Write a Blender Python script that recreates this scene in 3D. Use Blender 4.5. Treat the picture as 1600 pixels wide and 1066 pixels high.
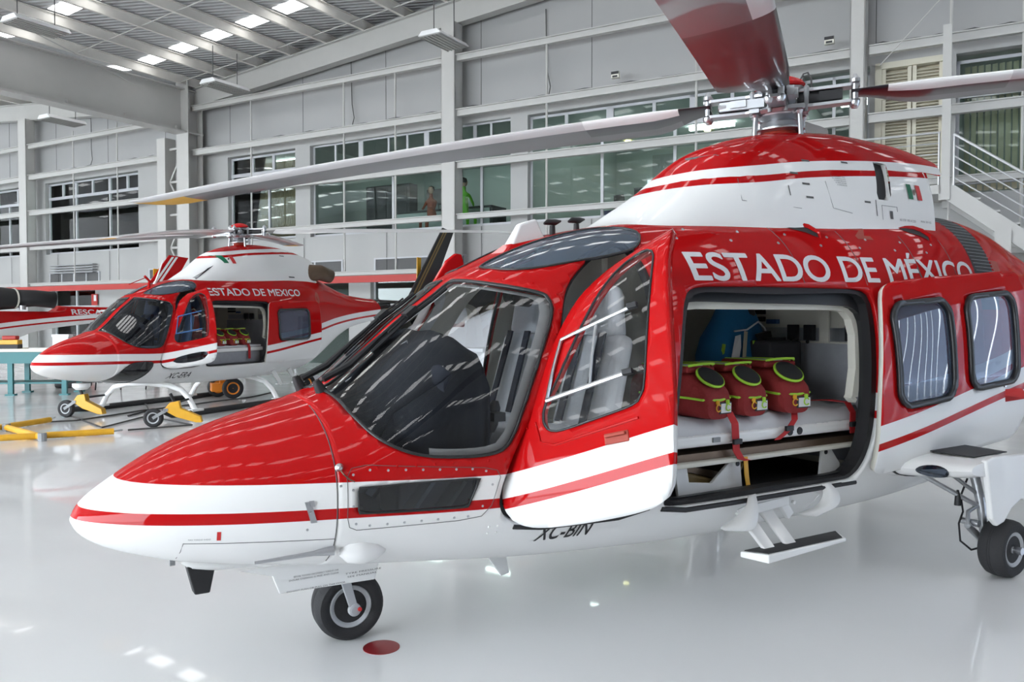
import bpy, bmesh, math, random
import numpy as np
from mathutils import Vector, Matrix
random.seed(7)
S=bpy.context.scene
for o in list(bpy.data.objects): bpy.data.objects.remove(o)
# ---------------------------------------------------------------- camera
cam=bpy.data.cameras.new('camera'); cam.sensor_width=36; cam.lens=1290/1600*36; cam.clip_end=400
co=bpy.data.objects.new('camera',cam); S.collection.objects.link(co)
co.location=(0,0,1.494); co.rotation_euler=(math.pi/2-math.atan(36/1290),0,0); S.camera=co
# ---------------------------------------------------------------- world, light, exposure
w=bpy.data.worlds.new('sky'); S.world=w; w.use_nodes=True
bg=w.node_tree.nodes['Background']; bg.inputs[0].default_value=(0.86,0.93,1.0,1); bg.inputs[1].default_value=10.5
S.view_settings.view_transform='Standard'; S.view_settings.look='None'; S.view_settings.gamma=1; S.view_settings.use_curve_mapping=False
S.view_settings.exposure=0.35
SKYLIGHT=3.4
# ---------------------------------------------------------------- helpers
def newmat(name,base=(.8,.8,.8),rough=.5,metal=0,coat=0,spec=.5,bump=0,bscale=20,noise=0,nscale=3,emit=None,es=0):
    m=bpy.data.materials.new(name); m.use_nodes=True; nt=m.node_tree; b=nt.nodes['Principled BSDF']
    b.inputs['Base Color'].default_value=(*base,1); b.inputs['Roughness'].default_value=rough; b.inputs['Metallic'].default_value=metal
    b.inputs['Coat Weight'].default_value=coat; b.inputs['Coat Roughness'].default_value=.03; b.inputs['Specular IOR Level'].default_value=spec
    if emit: b.inputs['Emission Color'].default_value=(*emit,1); b.inputs['Emission Strength'].default_value=es
    tc=nt.nodes.new('ShaderNodeTexCoord')
    if noise or bump:
        n=nt.nodes.new('ShaderNodeTexNoise'); nt.links.new(tc.outputs['Object'],n.inputs['Vector']); n.inputs['Detail'].default_value=4
        if noise:
            n.inputs['Scale'].default_value=nscale
            mx=nt.nodes.new('ShaderNodeMix'); mx.data_type='RGBA'; mx.blend_type='MULTIPLY'
            r=nt.nodes.new('ShaderNodeMapRange'); r.inputs['To Min'].default_value=1-noise; r.inputs['To Max'].default_value=1
            nt.links.new(n.outputs['Fac'],r.inputs['Value']); mx.inputs['Factor'].default_value=1
            mx.inputs['A'].default_value=(*base,1); nt.links.new(r.outputs[0],mx.inputs['B']); nt.links.new(mx.outputs['Result'],b.inputs['Base Color'])
        if bump:
            n2=nt.nodes.new('ShaderNodeTexNoise'); nt.links.new(tc.outputs['Object'],n2.inputs['Vector']); n2.inputs['Scale'].default_value=bscale
            bp=nt.nodes.new('ShaderNodeBump'); bp.inputs['Strength'].default_value=bump; bp.inputs['Distance'].default_value=.01
            nt.links.new(n2.outputs['Fac'],bp.inputs['Height']); nt.links.new(bp.outputs[0],b.inputs['Normal'])
    return m
def glassmat(name,tint=(.8,.85,.88),ior=1.45,alpha=0.0,dark=(.02,.02,.03)):
    m=bpy.data.materials.new(name); m.use_nodes=True; nt=m.node_tree; nt.nodes.clear()
    out=nt.nodes.new('ShaderNodeOutputMaterial'); tr=nt.nodes.new('ShaderNodeBsdfTransparent'); tr.inputs[0].default_value=(*tint,1)
    gl=nt.nodes.new('ShaderNodeBsdfGlossy'); gl.inputs['Roughness'].default_value=.01; gl.inputs['Color'].default_value=(1,1,1,1)
    fr=nt.nodes.new('ShaderNodeFresnel'); fr.inputs['IOR'].default_value=ior
    mx=nt.nodes.new('ShaderNodeMixShader'); nt.links.new(fr.outputs[0],mx.inputs[0])
    src=tr
    if alpha>0:
        df=nt.nodes.new('ShaderNodeBsdfDiffuse'); df.inputs[0].default_value=(*dark,1); m2=nt.nodes.new('ShaderNodeMixShader'); m2.inputs[0].default_value=alpha
        nt.links.new(tr.outputs[0],m2.inputs[1]); nt.links.new(df.outputs[0],m2.inputs[2]); src=m2
    nt.links.new(src.outputs[0],mx.inputs[1]); nt.links.new(gl.outputs[0],mx.inputs[2]); nt.links.new(mx.outputs[0],out.inputs[0]); return m
def livery(name,top,low,stripe,band):
    """painted livery: reads the livery height stored on the skin (height above the painted pin-line)"""
    m=newmat(name,top,.4,0,.45,spec=0.0); nt=m.node_tree; b=nt.nodes['Principled BSDF']
    at=nt.nodes.new('ShaderNodeAttribute'); at.attribute_name='q'
    ad=nt.nodes.new('ShaderNodeMath'); ad.operation='ADD'; ad.inputs[1].default_value=.5; nt.links.new(at.outputs['Fac'],ad.inputs[0])
    r=nt.nodes.new('ShaderNodeValToRGB'); r.color_ramp.interpolation='CONSTANT'; e=r.color_ramp.elements
    e[0].position=0; e[0].color=(*low,1); e[1].position=.454; e[1].color=(*stripe,1)
    x=e.new(.5); x.color=(*band,1); x=e.new(.598); x.color=(*top,1)
    nt.links.new(ad.outputs[0],r.inputs[0]); nt.links.new(r.outputs[0],b.inputs['Base Color']); return m
RED=(.45,.006,.007); WHT=(.80,.80,.79)
M=dict(
 skin=livery('red_white_livery',RED,WHT,RED,WHT),
 dark_skin=livery('black_gold_livery',(.012,.012,.013),(.02,.02,.02),(.012,.012,.013),(.22,.15,.08)),
 red=newmat('red_paint',RED,.4,0,.45,spec=0), white=newmat('white_paint',WHT,.4,0,.5,spec=.1), black=newmat('black_rubber',(.012,.012,.014),.55),
 gasket=newmat('black_gasket',(.015,.016,.018),.4), cream=newmat('cream_liner',(.72,.70,.62),.6,noise=.08,nscale=6),
 floorgrey=newmat('dark_cabin_floor',(.035,.035,.04),.7,noise=.3,nscale=8), leather=newmat('grey_leather',(.80,.82,.86),.5,bump=.15,bscale=60),
 leather2=newmat('blue_leather',(.04,.09,.2),.5), cloth=newmat('navy_cloth',(.012,.016,.026),.85,bump=.4,bscale=14), belt=newmat('dark_webbing',(.02,.025,.045),.8),
 steel=newmat('brushed_steel',(.55,.56,.58),.28,1.0), alu=newmat('machined_alloy',(.5,.51,.53),.35,.85,noise=.15,nscale=30), grey=newmat('grey_enamel',(.28,.29,.30),.4,noise=.1),
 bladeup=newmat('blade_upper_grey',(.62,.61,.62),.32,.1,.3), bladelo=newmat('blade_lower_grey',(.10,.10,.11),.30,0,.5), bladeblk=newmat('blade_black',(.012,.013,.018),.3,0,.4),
 bladewht=newmat('blade_white',(.82,.82,.82),.35), yellow=newmat('yellow_paint',(.80,.42,.02),.4,noise=.25,nscale=9), orange=newmat('orange_paint',(.75,.22,.01),.4,noise=.2),
 glass=glassmat('clear_windscreen',(.95,.97,.98)), tint=glassmat('tinted_glass',(.42,.50,.60),1.55,.5,(.13,.17,.23)), sideglass=glassmat('grey_side_window',(.45,.52,.6),1.5,.45,(.10,.14,.22)),
 chin=glassmat('dark_chin_window',(.30,.36,.44),1.6,.15,(.01,.012,.02)),
 winglass=glassmat('office_glass',(.74,.80,.78),1.35), tyre=newmat('tyre_rubber',(.018,.018,.02),.75,bump=.2,bscale=80), rim=newmat('grey_wheel_rim',(.42,.43,.45),.45,.1),
 mesh=newmat('black_intake_grille',(.03,.03,.032),.5,.5), brown=newmat('heat_stained_metal',(.16,.11,.075),.45,.7,noise=.3,nscale=12), boot=newmat('red_rubber_boot',(.35,.05,.03),.6),
 bagred=newmat('red_nylon',(.22,.012,.012),.8,bump=.5,bscale=40), lime=newmat('lime_piping',(.35,.62,.04),.6), bagblue=newmat('blue_nylon',(.012,.15,.33),.8,bump=.4,bscale=30), navy=newmat('navy_nylon',(.01,.03,.07),.8),
 tan=newmat('tan_webbing',(.50,.47,.36),.7), sheet=newmat('white_linen',(.62,.62,.64),.8,bump=.6,bscale=9), label=newmat('white_label',(.7,.7,.72),.5), redweb=newmat('red_webbing',(.45,.012,.015),.7), greyc=newmat('grey_vinyl_panel',(.38,.39,.42),.6,noise=.25,nscale=14),
 gold=newmat('mustard_vinyl',(.24,.16,.055),.6), green=newmat('flag_green',(.0,.13,.06),.5), flagred=newmat('flag_red',(.55,.02,.02),.5), wall=newmat('white_wall',(.38,.38,.37),.55,noise=.06,nscale=1.3),
 trim=newmat('white_steelwork',(.46,.455,.435),.45,noise=.08,nscale=3), clad=newmat('white_cladding',(.34,.34,.335),.5,noise=.05,nscale=2), purlin=newmat('galvanised_purlin',(.80,.775,.72),.5,noise=.25,nscale=2.2),
 alufr=newmat('white_aluminium_frame',(.46,.47,.49),.4), seam=newmat('dark_seam',(.10,.10,.10),.7), roofm=newmat('galvanised_sheet',(.50,.51,.52),.5,.15,noise=.12,nscale=1.5),
 sky=newmat('skylight_panel',(.9,.9,.9),.5,emit=(1,1,1),es=SKYLIGHT), louvre=newmat('cream_louvre',(.60,.57,.46),.5), blind=newmat('beige_blind',(.60,.54,.40),.7), wood=newmat('wood_slat_blind',(.46,.33,.19),.6,noise=.3,nscale=6),
 teal=newmat('teal_enamel',(.005,.14,.15),.4), redbeam=newmat('red_steel_beam',(.42,.018,.010),.5,noise=.2,nscale=2), cable=newmat('grey_cable',(.06,.06,.06),.6), lamp=newmat('lamp_housing',(.80,.80,.80),.4), lens=newmat('lamp_louvre_grey',(.40,.40,.38),.4,.3),
 warm=newmat('warm_downlight',(1,.9,.5),.5,emit=(1,.86,.35),es=9), day=newmat('bright_outside_window',(1,1,1),.5,emit=(.75,.93,1),es=1.3), daywall=newmat('translucent_door_strips',(.6,.7,.9),.5,emit=(.55,.72,1.0),es=1.1), tube=newmat('fluorescent_tube',(1,1,1),.5,emit=(.92,1,.97),es=15), officewall=newmat('office_wall',(.50,.54,.53),.7), officedark=newmat('dark_office_furniture',(.03,.03,.035),.6),
 cork=newmat('cork_board',(.42,.28,.13),.8,noise=.2,nscale=30), skinm=newmat('skin',(.45,.26,.18),.6), hair=newmat('black_hair',(.01,.01,.01),.6), shirtg=newmat('green_shirt',(.15,.55,.02),.8), shirtr=newmat('rust_shirt',(.35,.08,.04),.8), disc=newmat('red_floor_paint',(.30,.012,.018),.3,0,.3,noise=.3,nscale=9),
 clear=newmat('clear_plastic',(.65,.70,.72),.2), purple=newmat('purple_placard',(.30,.26,.50),.6), blueband=newmat('blue_band',(.04,.12,.3),.5), metalpipe=newmat('steel_tube_rail',(.60,.61,.62),.3,.9), concrete=newmat('concrete_apron',(.5,.5,.48),.8,noise=.1))
# grooved roof sheet
nt=M['roofm'].node_tree; tc=nt.nodes.new('ShaderNodeTexCoord'); wv=nt.nodes.new('ShaderNodeTexWave'); wv.bands_direction='Y'; wv.inputs['Scale'].default_value=1.6
nt.links.new(tc.outputs['Object'],wv.inputs['Vector']); bp=nt.nodes.new('ShaderNodeBump'); bp.inputs['Strength'].default_value=.9; bp.inputs['Distance'].default_value=.05
nt.links.new(wv.outputs['Fac'],bp.inputs['Height']); nt.links.new(bp.outputs[0],nt.nodes['Principled BSDF'].inputs['Normal'])
# epoxy floor
fm=newmat('white_epoxy_floor',(.86,.865,.87),.13,0,.55,.5,noise=.10,nscale=.7); M['floor']=fm; nt=fm.node_tree; b=nt.nodes['Principled BSDF']
n=nt.nodes.new('ShaderNodeTexNoise'); n.inputs['Scale'].default_value=2.0; n.inputs['Detail'].default_value=3; tc=nt.nodes.new('ShaderNodeTexCoord'); nt.links.new(tc.outputs['Object'],n.inputs['Vector'])
r=nt.nodes.new('ShaderNodeMapRange'); r.inputs['From Min'].default_value=.1; r.inputs['From Max'].default_value=.9; r.inputs['To Min'].default_value=.14; r.inputs['To Max'].default_value=.26
nt.links.new(n.outputs['Fac'],r.inputs['Value']); nt.links.new(r.outputs[0],b.inputs['Roughness'])

WANG=math.atan2(-.5058,.8627); SB=1.12
def setprops(o,label=None,cat=None,group=None,kind=None):
    if label:o['label']=label
    if cat:o['category']=cat
    if group:o['group']=group
    if kind:o['kind']=kind
    return o
def link(name,me,parent=None,mats=(),smooth=False):
    for m in mats: me.materials.append(M[m] if isinstance(m,str) else m)
    if smooth: me.polygons.foreach_set('use_smooth',[True]*len(me.polygons))
    o=bpy.data.objects.new(name,me); S.collection.objects.link(o)
    if parent: o.parent=parent
    return o
def empty(name,loc=(0,0,0),rz=0,**k):
    o=bpy.data.objects.new(name,None); S.collection.objects.link(o); o.location=loc; o.rotation_euler=(0,0,rz); o.empty_display_size=.2
    if abs(rz-WANG)<1e-9: o.scale=(SB,)*3
    return setprops(o,**k)
class B:
    """mesh builder; T maps design coordinates to object coordinates"""
    def __init__(s,T=None): s.v=[];s.f=[];s.m=[];s.T=T;s.flip=T is not None
    def add(s,vs,fs,mi=0):
        k=len(s.v); s.v+= [tuple(v) for v in vs]; s.f+=[tuple(i+k for i in f) for f in fs]; s.m+=[mi]*len(fs); return s
    def box(s,x0,x1,y0,y1,z0,z1,mi=0):
        return s.add([(x,y,z) for z in (z0,z1) for y in (y0,y1) for x in (x0,x1)],[(0,2,3,1),(4,5,7,6),(0,1,5,4),(2,6,7,3),(0,4,6,2),(1,3,7,5)],mi)
    def obox(s,c,ax,ay,az,mi=0):
        c=np.array(c,float);ax,ay,az=[np.array(a,float) for a in (ax,ay,az)]
        return s.add([c+i*ax+j*ay+k*az for k in (-1,1) for j in (-1,1) for i in (-1,1)],[(0,2,3,1),(4,5,7,6),(0,1,5,4),(2,6,7,3),(0,4,6,2),(1,3,7,5)],mi)
    def beam(s,a,b,wd,ht,up=(0,0,1),mi=0):
        a=np.array(a,float);b=np.array(b,float);d=b-a;L=np.linalg.norm(d);d/=L;u=np.array(up,float);sd=np.cross(d,u);sd/=np.linalg.norm(sd);u=np.cross(sd,d)
        return s.obox((a+b)/2,d*L/2,sd*wd/2,u*ht/2,mi)
    def tube(s,pts,r,n=10,mi=0,cap=True):
        P=[np.array(p,float) for p in pts];R=r if hasattr(r,'__len__') else [r]*len(P);k=len(s.v);u=None;vs=[];fs=[]
        for i,p in enumerate(P):
            d=P[min(i+1,len(P)-1)]-P[max(i-1,0)];d=d/(np.linalg.norm(d)+1e-9)
            if u is None:
                u=np.cross(d,(0,0,1)) if abs(d[2])<.9 else np.cross(d,(1,0,0))
            u=u-d*(u@d);u/=np.linalg.norm(u);w_=np.cross(d,u)
            vs+=[p+R[i]*(math.cos(2*math.pi*j/n)*u+math.sin(2*math.pi*j/n)*w_) for j in range(n)]
        for i in range(len(P)-1):
            for j in range(n): fs.append((i*n+j,i*n+(j+1)%n,(i+1)*n+(j+1)%n,(i+1)*n+j))
        if cap: fs+= [tuple(range(n))[::-1],tuple(range((len(P)-1)*n,len(P)*n))]
        return s.add(vs,fs,mi)
    def lathe(s,c,ax,prof,n=32,mi=0):
        """prof: (axial, radius)"""
        c=np.array(c,float);ax=np.array(ax,float);ax/=np.linalg.norm(ax);u=np.cross(ax,(0,0,1)) if abs(ax[2])<.9 else np.array((1.,0,0));u=u-ax*(u@ax);u/=np.linalg.norm(u);w_=np.cross(ax,u)
        vs=[c+ax*a+r_*(math.cos(2*math.pi*j/n)*u+math.sin(2*math.pi*j/n)*w_) for a,r_ in prof for j in range(n)];fs=[]
        for i in range(len(prof)-1):
            for j in range(n): fs.append((i*n+j,i*n+(j+1)%n,(i+1)*n+(j+1)%n,(i+1)*n+j))
        fs+=[tuple(range(n))[::-1],tuple(range((len(prof)-1)*n,len(prof)*n))]
        return s.add(vs,fs,mi)
    def prism(s,pts,d,mi=0):
        P=[np.array(p,float) for p in pts];n=len(P);d=np.array(d,float)
        return s.add(P+[p+d for p in P],[tuple(range(n))[::-1],tuple(range(n,2*n))]+[(i,(i+1)%n,n+(i+1)%n,n+i) for i in range(n)],mi)
    def quad(s,a,b,c,d,mi=0): return s.add([a,b,c,d],[(0,1,2,3)],mi)
    def make(s,name,mats,parent=None,smooth=False,recalc=True,bevel=0,solid=0,subd=0,q=None):
        V=[s.T(v) for v in s.v] if s.T else s.v
        me=bpy.data.meshes.new(name); me.from_pydata([tuple(map(float,v)) for v in V],[],s.f); me.polygons.foreach_set('material_index',s.m)
        if recalc:
            bm=bmesh.new(); bm.from_mesh(me); bmesh.ops.recalc_face_normals(bm,faces=bm.faces); bm.to_mesh(me); bm.free()
        if isinstance(mats,str): mats=(mats,)
        o=link(name,me,parent,mats,False)
        if smooth:
            me.polygons.foreach_set('use_smooth',[True]*len(me.polygons))
            if not subd: me.set_sharp_from_angle(angle=math.radians(40))
        if q is not None:
            a=me.attributes.new('q','FLOAT','POINT'); a.data.foreach_set('value',np.asarray(q,dtype=np.float32))
        if solid: md=o.modifiers.new('thickness','SOLIDIFY'); md.thickness=solid; md.offset=0
        if bevel: md=o.modifiers.new('bevel','BEVEL'); md.width=bevel; md.segments=3; md.limit_method='ANGLE'
        if subd: md=o.modifiers.new('subsurf','SUBSURF'); md.levels=subd; md.render_levels=subd
        return o
def copytree(o,parent=None):
    c=o.copy(); S.collection.objects.link(c)
    if parent: c.parent=parent
    for ch in o.children: copytree(ch,c)
    return c
def txtmesh(body,size=1,bold=0,shear=0):
    cu=bpy.data.curves.new('lettering','FONT'); cu.body=body; cu.size=size; cu.offset=bold; cu.shear=shear; cu.fill_mode='FRONT'; cu.resolution_u=6
    ob=bpy.data.objects.new('lettering',cu); S.collection.objects.link(ob); dg=bpy.context.evaluated_depsgraph_get(); me=bpy.data.meshes.new_from_object(ob.evaluated_get(dg))
    bm=bmesh.new(); bm.from_mesh(me); bmesh.ops.triangulate(bm,faces=bm.faces)
    for _ in range(3):
        L=[e for e in bm.edges if e.calc_length()>.12*size]
        if not L: break
        bmesh.ops.subdivide_edges(bm,edges=L,cuts=1); bmesh.ops.triangulate(bm,faces=bm.faces)
    V=np.array([v.co[:] for v in bm.verts]);bm.verts.index_update();F=[tuple(v.index for v in f.verts) for f in bm.faces]; bm.free()
    bpy.data.objects.remove(ob); bpy.data.curves.remove(cu); bpy.data.meshes.remove(me); return V,F
# ---------------------------------------------------------------- hangar frame: t along the back wall, n towards the room
WD=np.array([.8627,-.5058,0]);WN=np.array([-.5058,-.8627,0]);W0=np.array([0,20.85,0]);WANG=math.atan2(-.5058,.8627)
SB=1.12  # size of the building
def WP(p): return SB*(W0+WD*p[0]+WN*p[1])+np.array([0,0,1.494+(p[2]-1.494)*SB])
def WPF(p): return SB*(W0+WD*p[0]+WN*p[1])+np.array([0,0,p[2]])
def wb(): return B(WP)
def roofz(t):
    a=t+11.7; per=36.0; a=a%per; a=min(a,per-a); return 8.98+.085*a
def structure(o): o['kind']='structure'; return o
# floor
structure(B(WPF).box(-62,24,-8,33,-.3,0).make('floor','floor'))
structure(B(WPF).box(-90,60,33,90,-.35,-.02).make('floor','concrete'))
# front wall with the open hangar door to the left behind the camera
fw=wb(); fw.box(9,24,33,33.3,-.2,12.3); fw.box(-62,-34,33,33.3,-.2,12.3); fw.box(-34,9,33,33.3,7.6,12.3); structure(fw.make('wall_front','clad'))
# ceiling: sheets between purlins plus skylight panels
SK_N=[2.3+3.45*i for i in range(9)]; TB=[-47.7+12*0,-29.7,-11.7,6.3,24.3]
def sheet(t0,t1,n0,n1,bb,th=.04):
    z0,z1=roofz(t0+1e-4),roofz(t1-1e-4)
    bb.add([(t0,n0,z0),(t1,n0,z1),(t1,n1,z1),(t0,n1,z0),(t0,n0,z0+th),(t1,n0,z1+th),(t1,n1,z1+th),(t0,n1,z0+th)],[(0,1,2,3),(7,6,5,4),(0,4,5,1),(1,5,6,2),(2,6,7,3),(3,7,4,0)])
rb=wb(); sb=wb()
edges=[-.3]
for c in SK_N: edges+=[c-.27,c+.27]
edges.append(33)
for a,b_ in zip(TB[:-1],TB[1:]):
    for i in range(0,len(edges),2): sheet(a,b_,edges[i],edges[i+1],rb)
    for i in range(1,len(edges)-1,2): sheet(a,b_,edges[i],edges[i+1],rb)
structure(rb.make('ceiling','roofm',recalc=True))
k=0
for c in SK_N:
    for side,(a,b_) in enumerate(zip(TB[:-1],TB[1:])):
        s2=wb(); t=a+.55
        while t<b_-.9:
            z0,z1=roofz(t),roofz(t+.82)
            s2.quad((t,c-.26,z0-.012),(t+.82,c-.26,z1-.012),(t+.82,c+.26,z1-.012),(t,c+.26,z0-.012)); t+=1.37
        k+=1; o=s2.make('window_%d'%k,'sky',recalc=False); structure(o)
# purlins (cee sections), each one object
k=0
def trim(bb,mat,**kw):
    global k; k+=1; return structure(bb.make('trim_%d'%k,mat,**kw))
for a,b_ in zip(TB[:-1],TB[1:]):
    t=a+.43
    while t<b_-.2:
        if -24<t<13:
            z=roofz(t); p=wb(); p.box(t-.012,t+.012,0.05,32.5,z-.29,z-.03); p.box(t-.012,t+.075,.05,32.5,z-.30,z-.285); p.box(t-.012,t+.075,.05,32.5,z-.045,z-.03)
            trim(p,'purlin')
        t+=1.37
# bridging rods between purlins
for n_ in (1.0,4.3,7.6,10.9):
    for a in (-11.7,6.3-18+0.0):
        pass
    p=wb(); t=-11.7+.43
    while t<6:
        p.tube([(t,n_,roofz(t)-.24),(t+1.37,n_,roofz(t+1.37)-.24)],.018,6); t+=1.37
    trim(p,'trim')
# rafters on the back wall and valley girders
for a,b_ in zip(TB[:-1],TB[1:]):
    za,zb=roofz(a+1e-3)-.32,roofz(b_-1e-3)-.32
    for n0 in (.35,16.5):
        if n0>1 and not(-13<a<7): continue
        p=wb(); p.prism([(a,n0-.03,za-.55),(b_,n0-.03,zb-.55),(b_,n0-.03,zb),(a,n0-.03,za)],(0,.06,0))
        p.prism([(a,n0-.14,za-.58),(b_,n0-.14,zb-.58),(b_,n0-.14,zb-.55),(a,n0-.14,za-.55)],(0,.28,0)); p.prism([(a,n0-.14,za),(b_,n0-.14,zb),(b_,n0-.14,zb+.03),(a,n0-.14,za+.03)],(0,.28,0))
        if n0<16: trim(p,'trim')
GT=-11.55
g=wb(); g.box(GT-.02,GT+.02,.2,32,7.32,8.60); g.box(GT-.28,GT+.22,.2,32,8.60,8.64); g.box(GT-.22,GT+.32,.2,32,7.26,7.31)
for i in range(18): g.box(GT-.2,GT+.13,1.0+i*1.75,1.03+i*1.75,7.31,7.47)
trim(g,'trim')
# back wall
OPEN=[(-28,-21.1),(-20.3,-14.8),(-10.35,-7.45),(-6.86,-.04),(.45,6.35),(7.0,8.3),(8.45,9.65),(9.82,14.5)]
wbk=wb(); wbk.box(-62,24,-.25,0,6.53,12.3); wbk.box(-62,24,-.25,0,2.62,3.87)
prev=-62
for a,b_ in OPEN: wbk.box(prev,a,-.25,0,3.87,6.53); prev=b_
wbk.box(prev,24,-.25,0,3.87,6.53)
LOW=[(-20,-17.3),(-14.4,-12.2),(-9.9,-5.4),(-4.6,-.6),(1.2,5.2)]
prev=-62
for a,b_ in LOW: wbk.box(prev,a,-.25,0,0,2.62); prev=b_
wbk.box(prev,24,-.25,0,0,2.62)
structure(wbk.make('wall_back','wall'))
structure(wb().box(-62.3,-62,-8,33,-.1,12.3).make('wall_left','clad')); rw=wb(); rw.box(24,24.3,-8,1,-.1,12.3); rw.box(24,24.3,13,33,-.1,12.3); rw.box(24,24.3,1,13,4.6,12.3); structure(rw.make('wall_right','clad'))
p=wb(); [p.box(24.1,24.12,1+i*.5,1.46+i*.5,0,4.6) for i in range(24)]; structure(p.make('window_300','daywall'))
# cladding: thin proud sheet with seams above the upper girt
c=wb(); c.box(-28,24,.0,.03,6.9,9.6); structure(c.make('wall_cladding','clad'))
for i in range(-9,5):
    for zz in ((6.9,9.3),(2.75,3.85)):
        s_=wb().box(i*3.1-.9,i*3.1-.885,.03,.036,*zz); trim(s_,'seam')
# ground-floor windows and interiors
wn=100
def window(t0,t1,z0,z1,zsplit=None,mull=(),smull=(),n0=-.17,glass='winglass'):
    global wn; wn+=1
    r=empty('window_%d'%wn,tuple(WP((0,0,0))),0); structure(r); r.location=(0,0,0)
    f=wb(); w_=.06
    f.box(t0,t1,n0-.03,n0+.03,z0,z0+w_); f.box(t0,t1,n0-.03,n0+.03,z1-w_,z1); f.box(t0,t0+w_,n0-.03,n0+.03,z0,z1); f.box(t1-w_,t1,n0-.03,n0+.03,z0,z1)
    if zsplit: f.box(t0,t1,n0-.03,n0+.04,zsplit-.05,zsplit+.05)
    for m_ in mull: f.box(m_-.035,m_+.035,n0-.03,n0+.03,z0,zsplit or z1)
    for m_ in smull:
        f.box(m_[0]-m_[1],m_[0]+m_[1],n0-.03,n0+.03,zsplit,z1)
    f.make('frame','alufr',r)
    xs=sorted([t0,t1]+list(mull))
    for a,b_ in zip(xs[:-1],xs[1:]): wb().box(a,b_,n0-.004,n0+.004,z0,zsplit or z1).make('pane',glass,r)
    if zsplit: wb().box(t0,t1,n0-.004,n0+.004,zsplit,z1).make('pane',glass,r)
    return r
window(-28,-21.1,3.88,6.5,5.9,(-25,-23),[(-26.5,.04),(-25,.06),(-23.8,.04),(-22.4,.04)])
window(-20.3,-14.8,3.88,6.5,5.95,(-18.6,-16.6),[(-19.4,.04),(-18.6,.06),(-17.6,.04),(-16.6,.06),(-15.6,.04)])
window(-10.35,-7.45,3.9,6.5,5.95,(-8.7,),[(-9.4,.04),(-8.5,.05)])
window(-6.86,-.04,3.88,6.55,5.95,(-3.9,-1.0),[(-6.0,.03),(-5.05,.08),(-4.05,.03),(-3.4,.03),(-2.75,.08),(-1.9,.03),(-1.2,.05),(-.7,.03)])
window(.45,6.35,3.88,6.5,5.9,(2.4,4.2),[(1.45,.04),(2.6,.09),(3.7,.04),(4.6,.06),(5.5,.04)])
window(7.0,8.3,3.88,6.45,4.95,(),[(7.6,.03)])
window(9.82,14.5,4.05,6.42,5.75,(11.2,12.8),[(11.0,.06),(12.6,.06)])
for a,b_ in LOW: window(a,b_,.1,2.6,1.9,((a+b_)/2,),[((a+b_)/2,.04)])
# dark panels with pale frames as strip windows just under the parapet
for a,b_ in ((-9.8,-5.6),(-4.4,-1.4),(-20,-17),(-14.2,-12.4)):
    p=wb(); p.box(a,b_,.0,.02,2.80,3.12); trim(p,'seam')
    p=wb(); p.box(a-.03,b_+.03,0,.05,3.12,3.16); p.box(a-.03,b_+.03,0,.05,2.78,2.81)
    for i in range(5): p.box(a+(b_-a)*i/4-.03,a+(b_-a)*i/4+.03,0,.05,2.8,3.13)
    trim(p,'alufr')
# offices behind the glass (rooms of the building)
for q in [(-28,15,-6.2,-6,0,7),(-28,15,-6,-.25,3.6,3.78),(-28,15,-6,-.25,6.62,6.8),(-28,15,-6,-.25,-.12,-.02),(-28.2,-28,-6,-.25,0,7),(15,15.2,-6,-.25,0,7)]+[(t-.06,t+.06,-6,-.25,0,6.7) for t in (-14.5,-10.8,-7.2,.2,6.6,9.7)]:
    structure(wb().box(*q).make('wall_office','officewall'))
# blinds behind windows
p=wb(); t=-10.0
while t<-7.5: p.box(t,t+.055,-.42,-.40,3.9,6.3 if t>-9.3 else 6.15); t+=.075
setprops(p.make('vertical_blind','wood'),'tan wooden slat blind closed behind the upper window left of the dark office','blind')
p=wb(); t=10.0
while t<14.4: p.obox((t,-.40,5.15),(.045,.02,0),(0,.004,0),(0,0,1.2)); t+=.115
setprops(p.make('vertical_blind','blind'),'beige vertical slat blind behind the window beside the stairs','blind')
# downlights and fluorescent fittings in the offices
def downlight(t,n_,lab): setprops(wb().lathe((t,n_,6.60),(0,0,-1),[(0,.09),(.02,.09)],16).make('downlight','warm'),lab,'ceiling light','round downlights in the offices')
for t,n_,lab in ((-17.2,-3,'round yellow downlight in the office left of the lattice column, nearer one'),(-17.0,-1.8,'round yellow downlight in the office left of the lattice column, farther one'),(-22.4,-3,'round yellow downlight in the leftmost office, upper of its pair'),(-22.2,-1.7,'round yellow downlight in the leftmost office, lower of its pair'),
    (-2.2,-4.5,'round downlight in the office left of the white column'),(-.6,-3.5,'round downlight in the office just right of the white column'),(1.3,-4.4,'round downlight seen at the left edge of the window beside the white cowling'),(2.2,-5.2,'round downlight above the bright far window'),(2.9,-3.2,'round downlight right of the window mullion'),(3.7,-4.2,'round downlight over the cork board'),(5.6,-2.5,'round downlight nearest the rotor head')): downlight(t,n_,lab)
TL={-26.0:'added tube fitting brightening the far left end of the leftmost office',-19.6:'added tube fitting brightening the left end of the office left of the lattice column',-16.0:'added tube fitting brightening the right end of the office left of the lattice column',-9.9:'added tube fitting brightening the room behind the tan slat blind',-24.0:'added tube fitting brightening the leftmost office',-17.6:'added tube fitting brightening the office left of the lattice column',-5.8:'added tube fitting brightening the dark office, left end',-2.9:'added tube fitting brightening the office just left of the middle column',7.3:'added tube fitting brightening the small room behind the rotor head',11.2:'added tube fitting brightening the room beside the stairs',1.2:'white fluorescent tube fitting in the office left bay',3.4:'white fluorescent tube fitting over the office centre',5.2:'white fluorescent tube fitting at the right of the office'}  # tubes outside the cork-board office are added only to brighten the rooms
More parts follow.
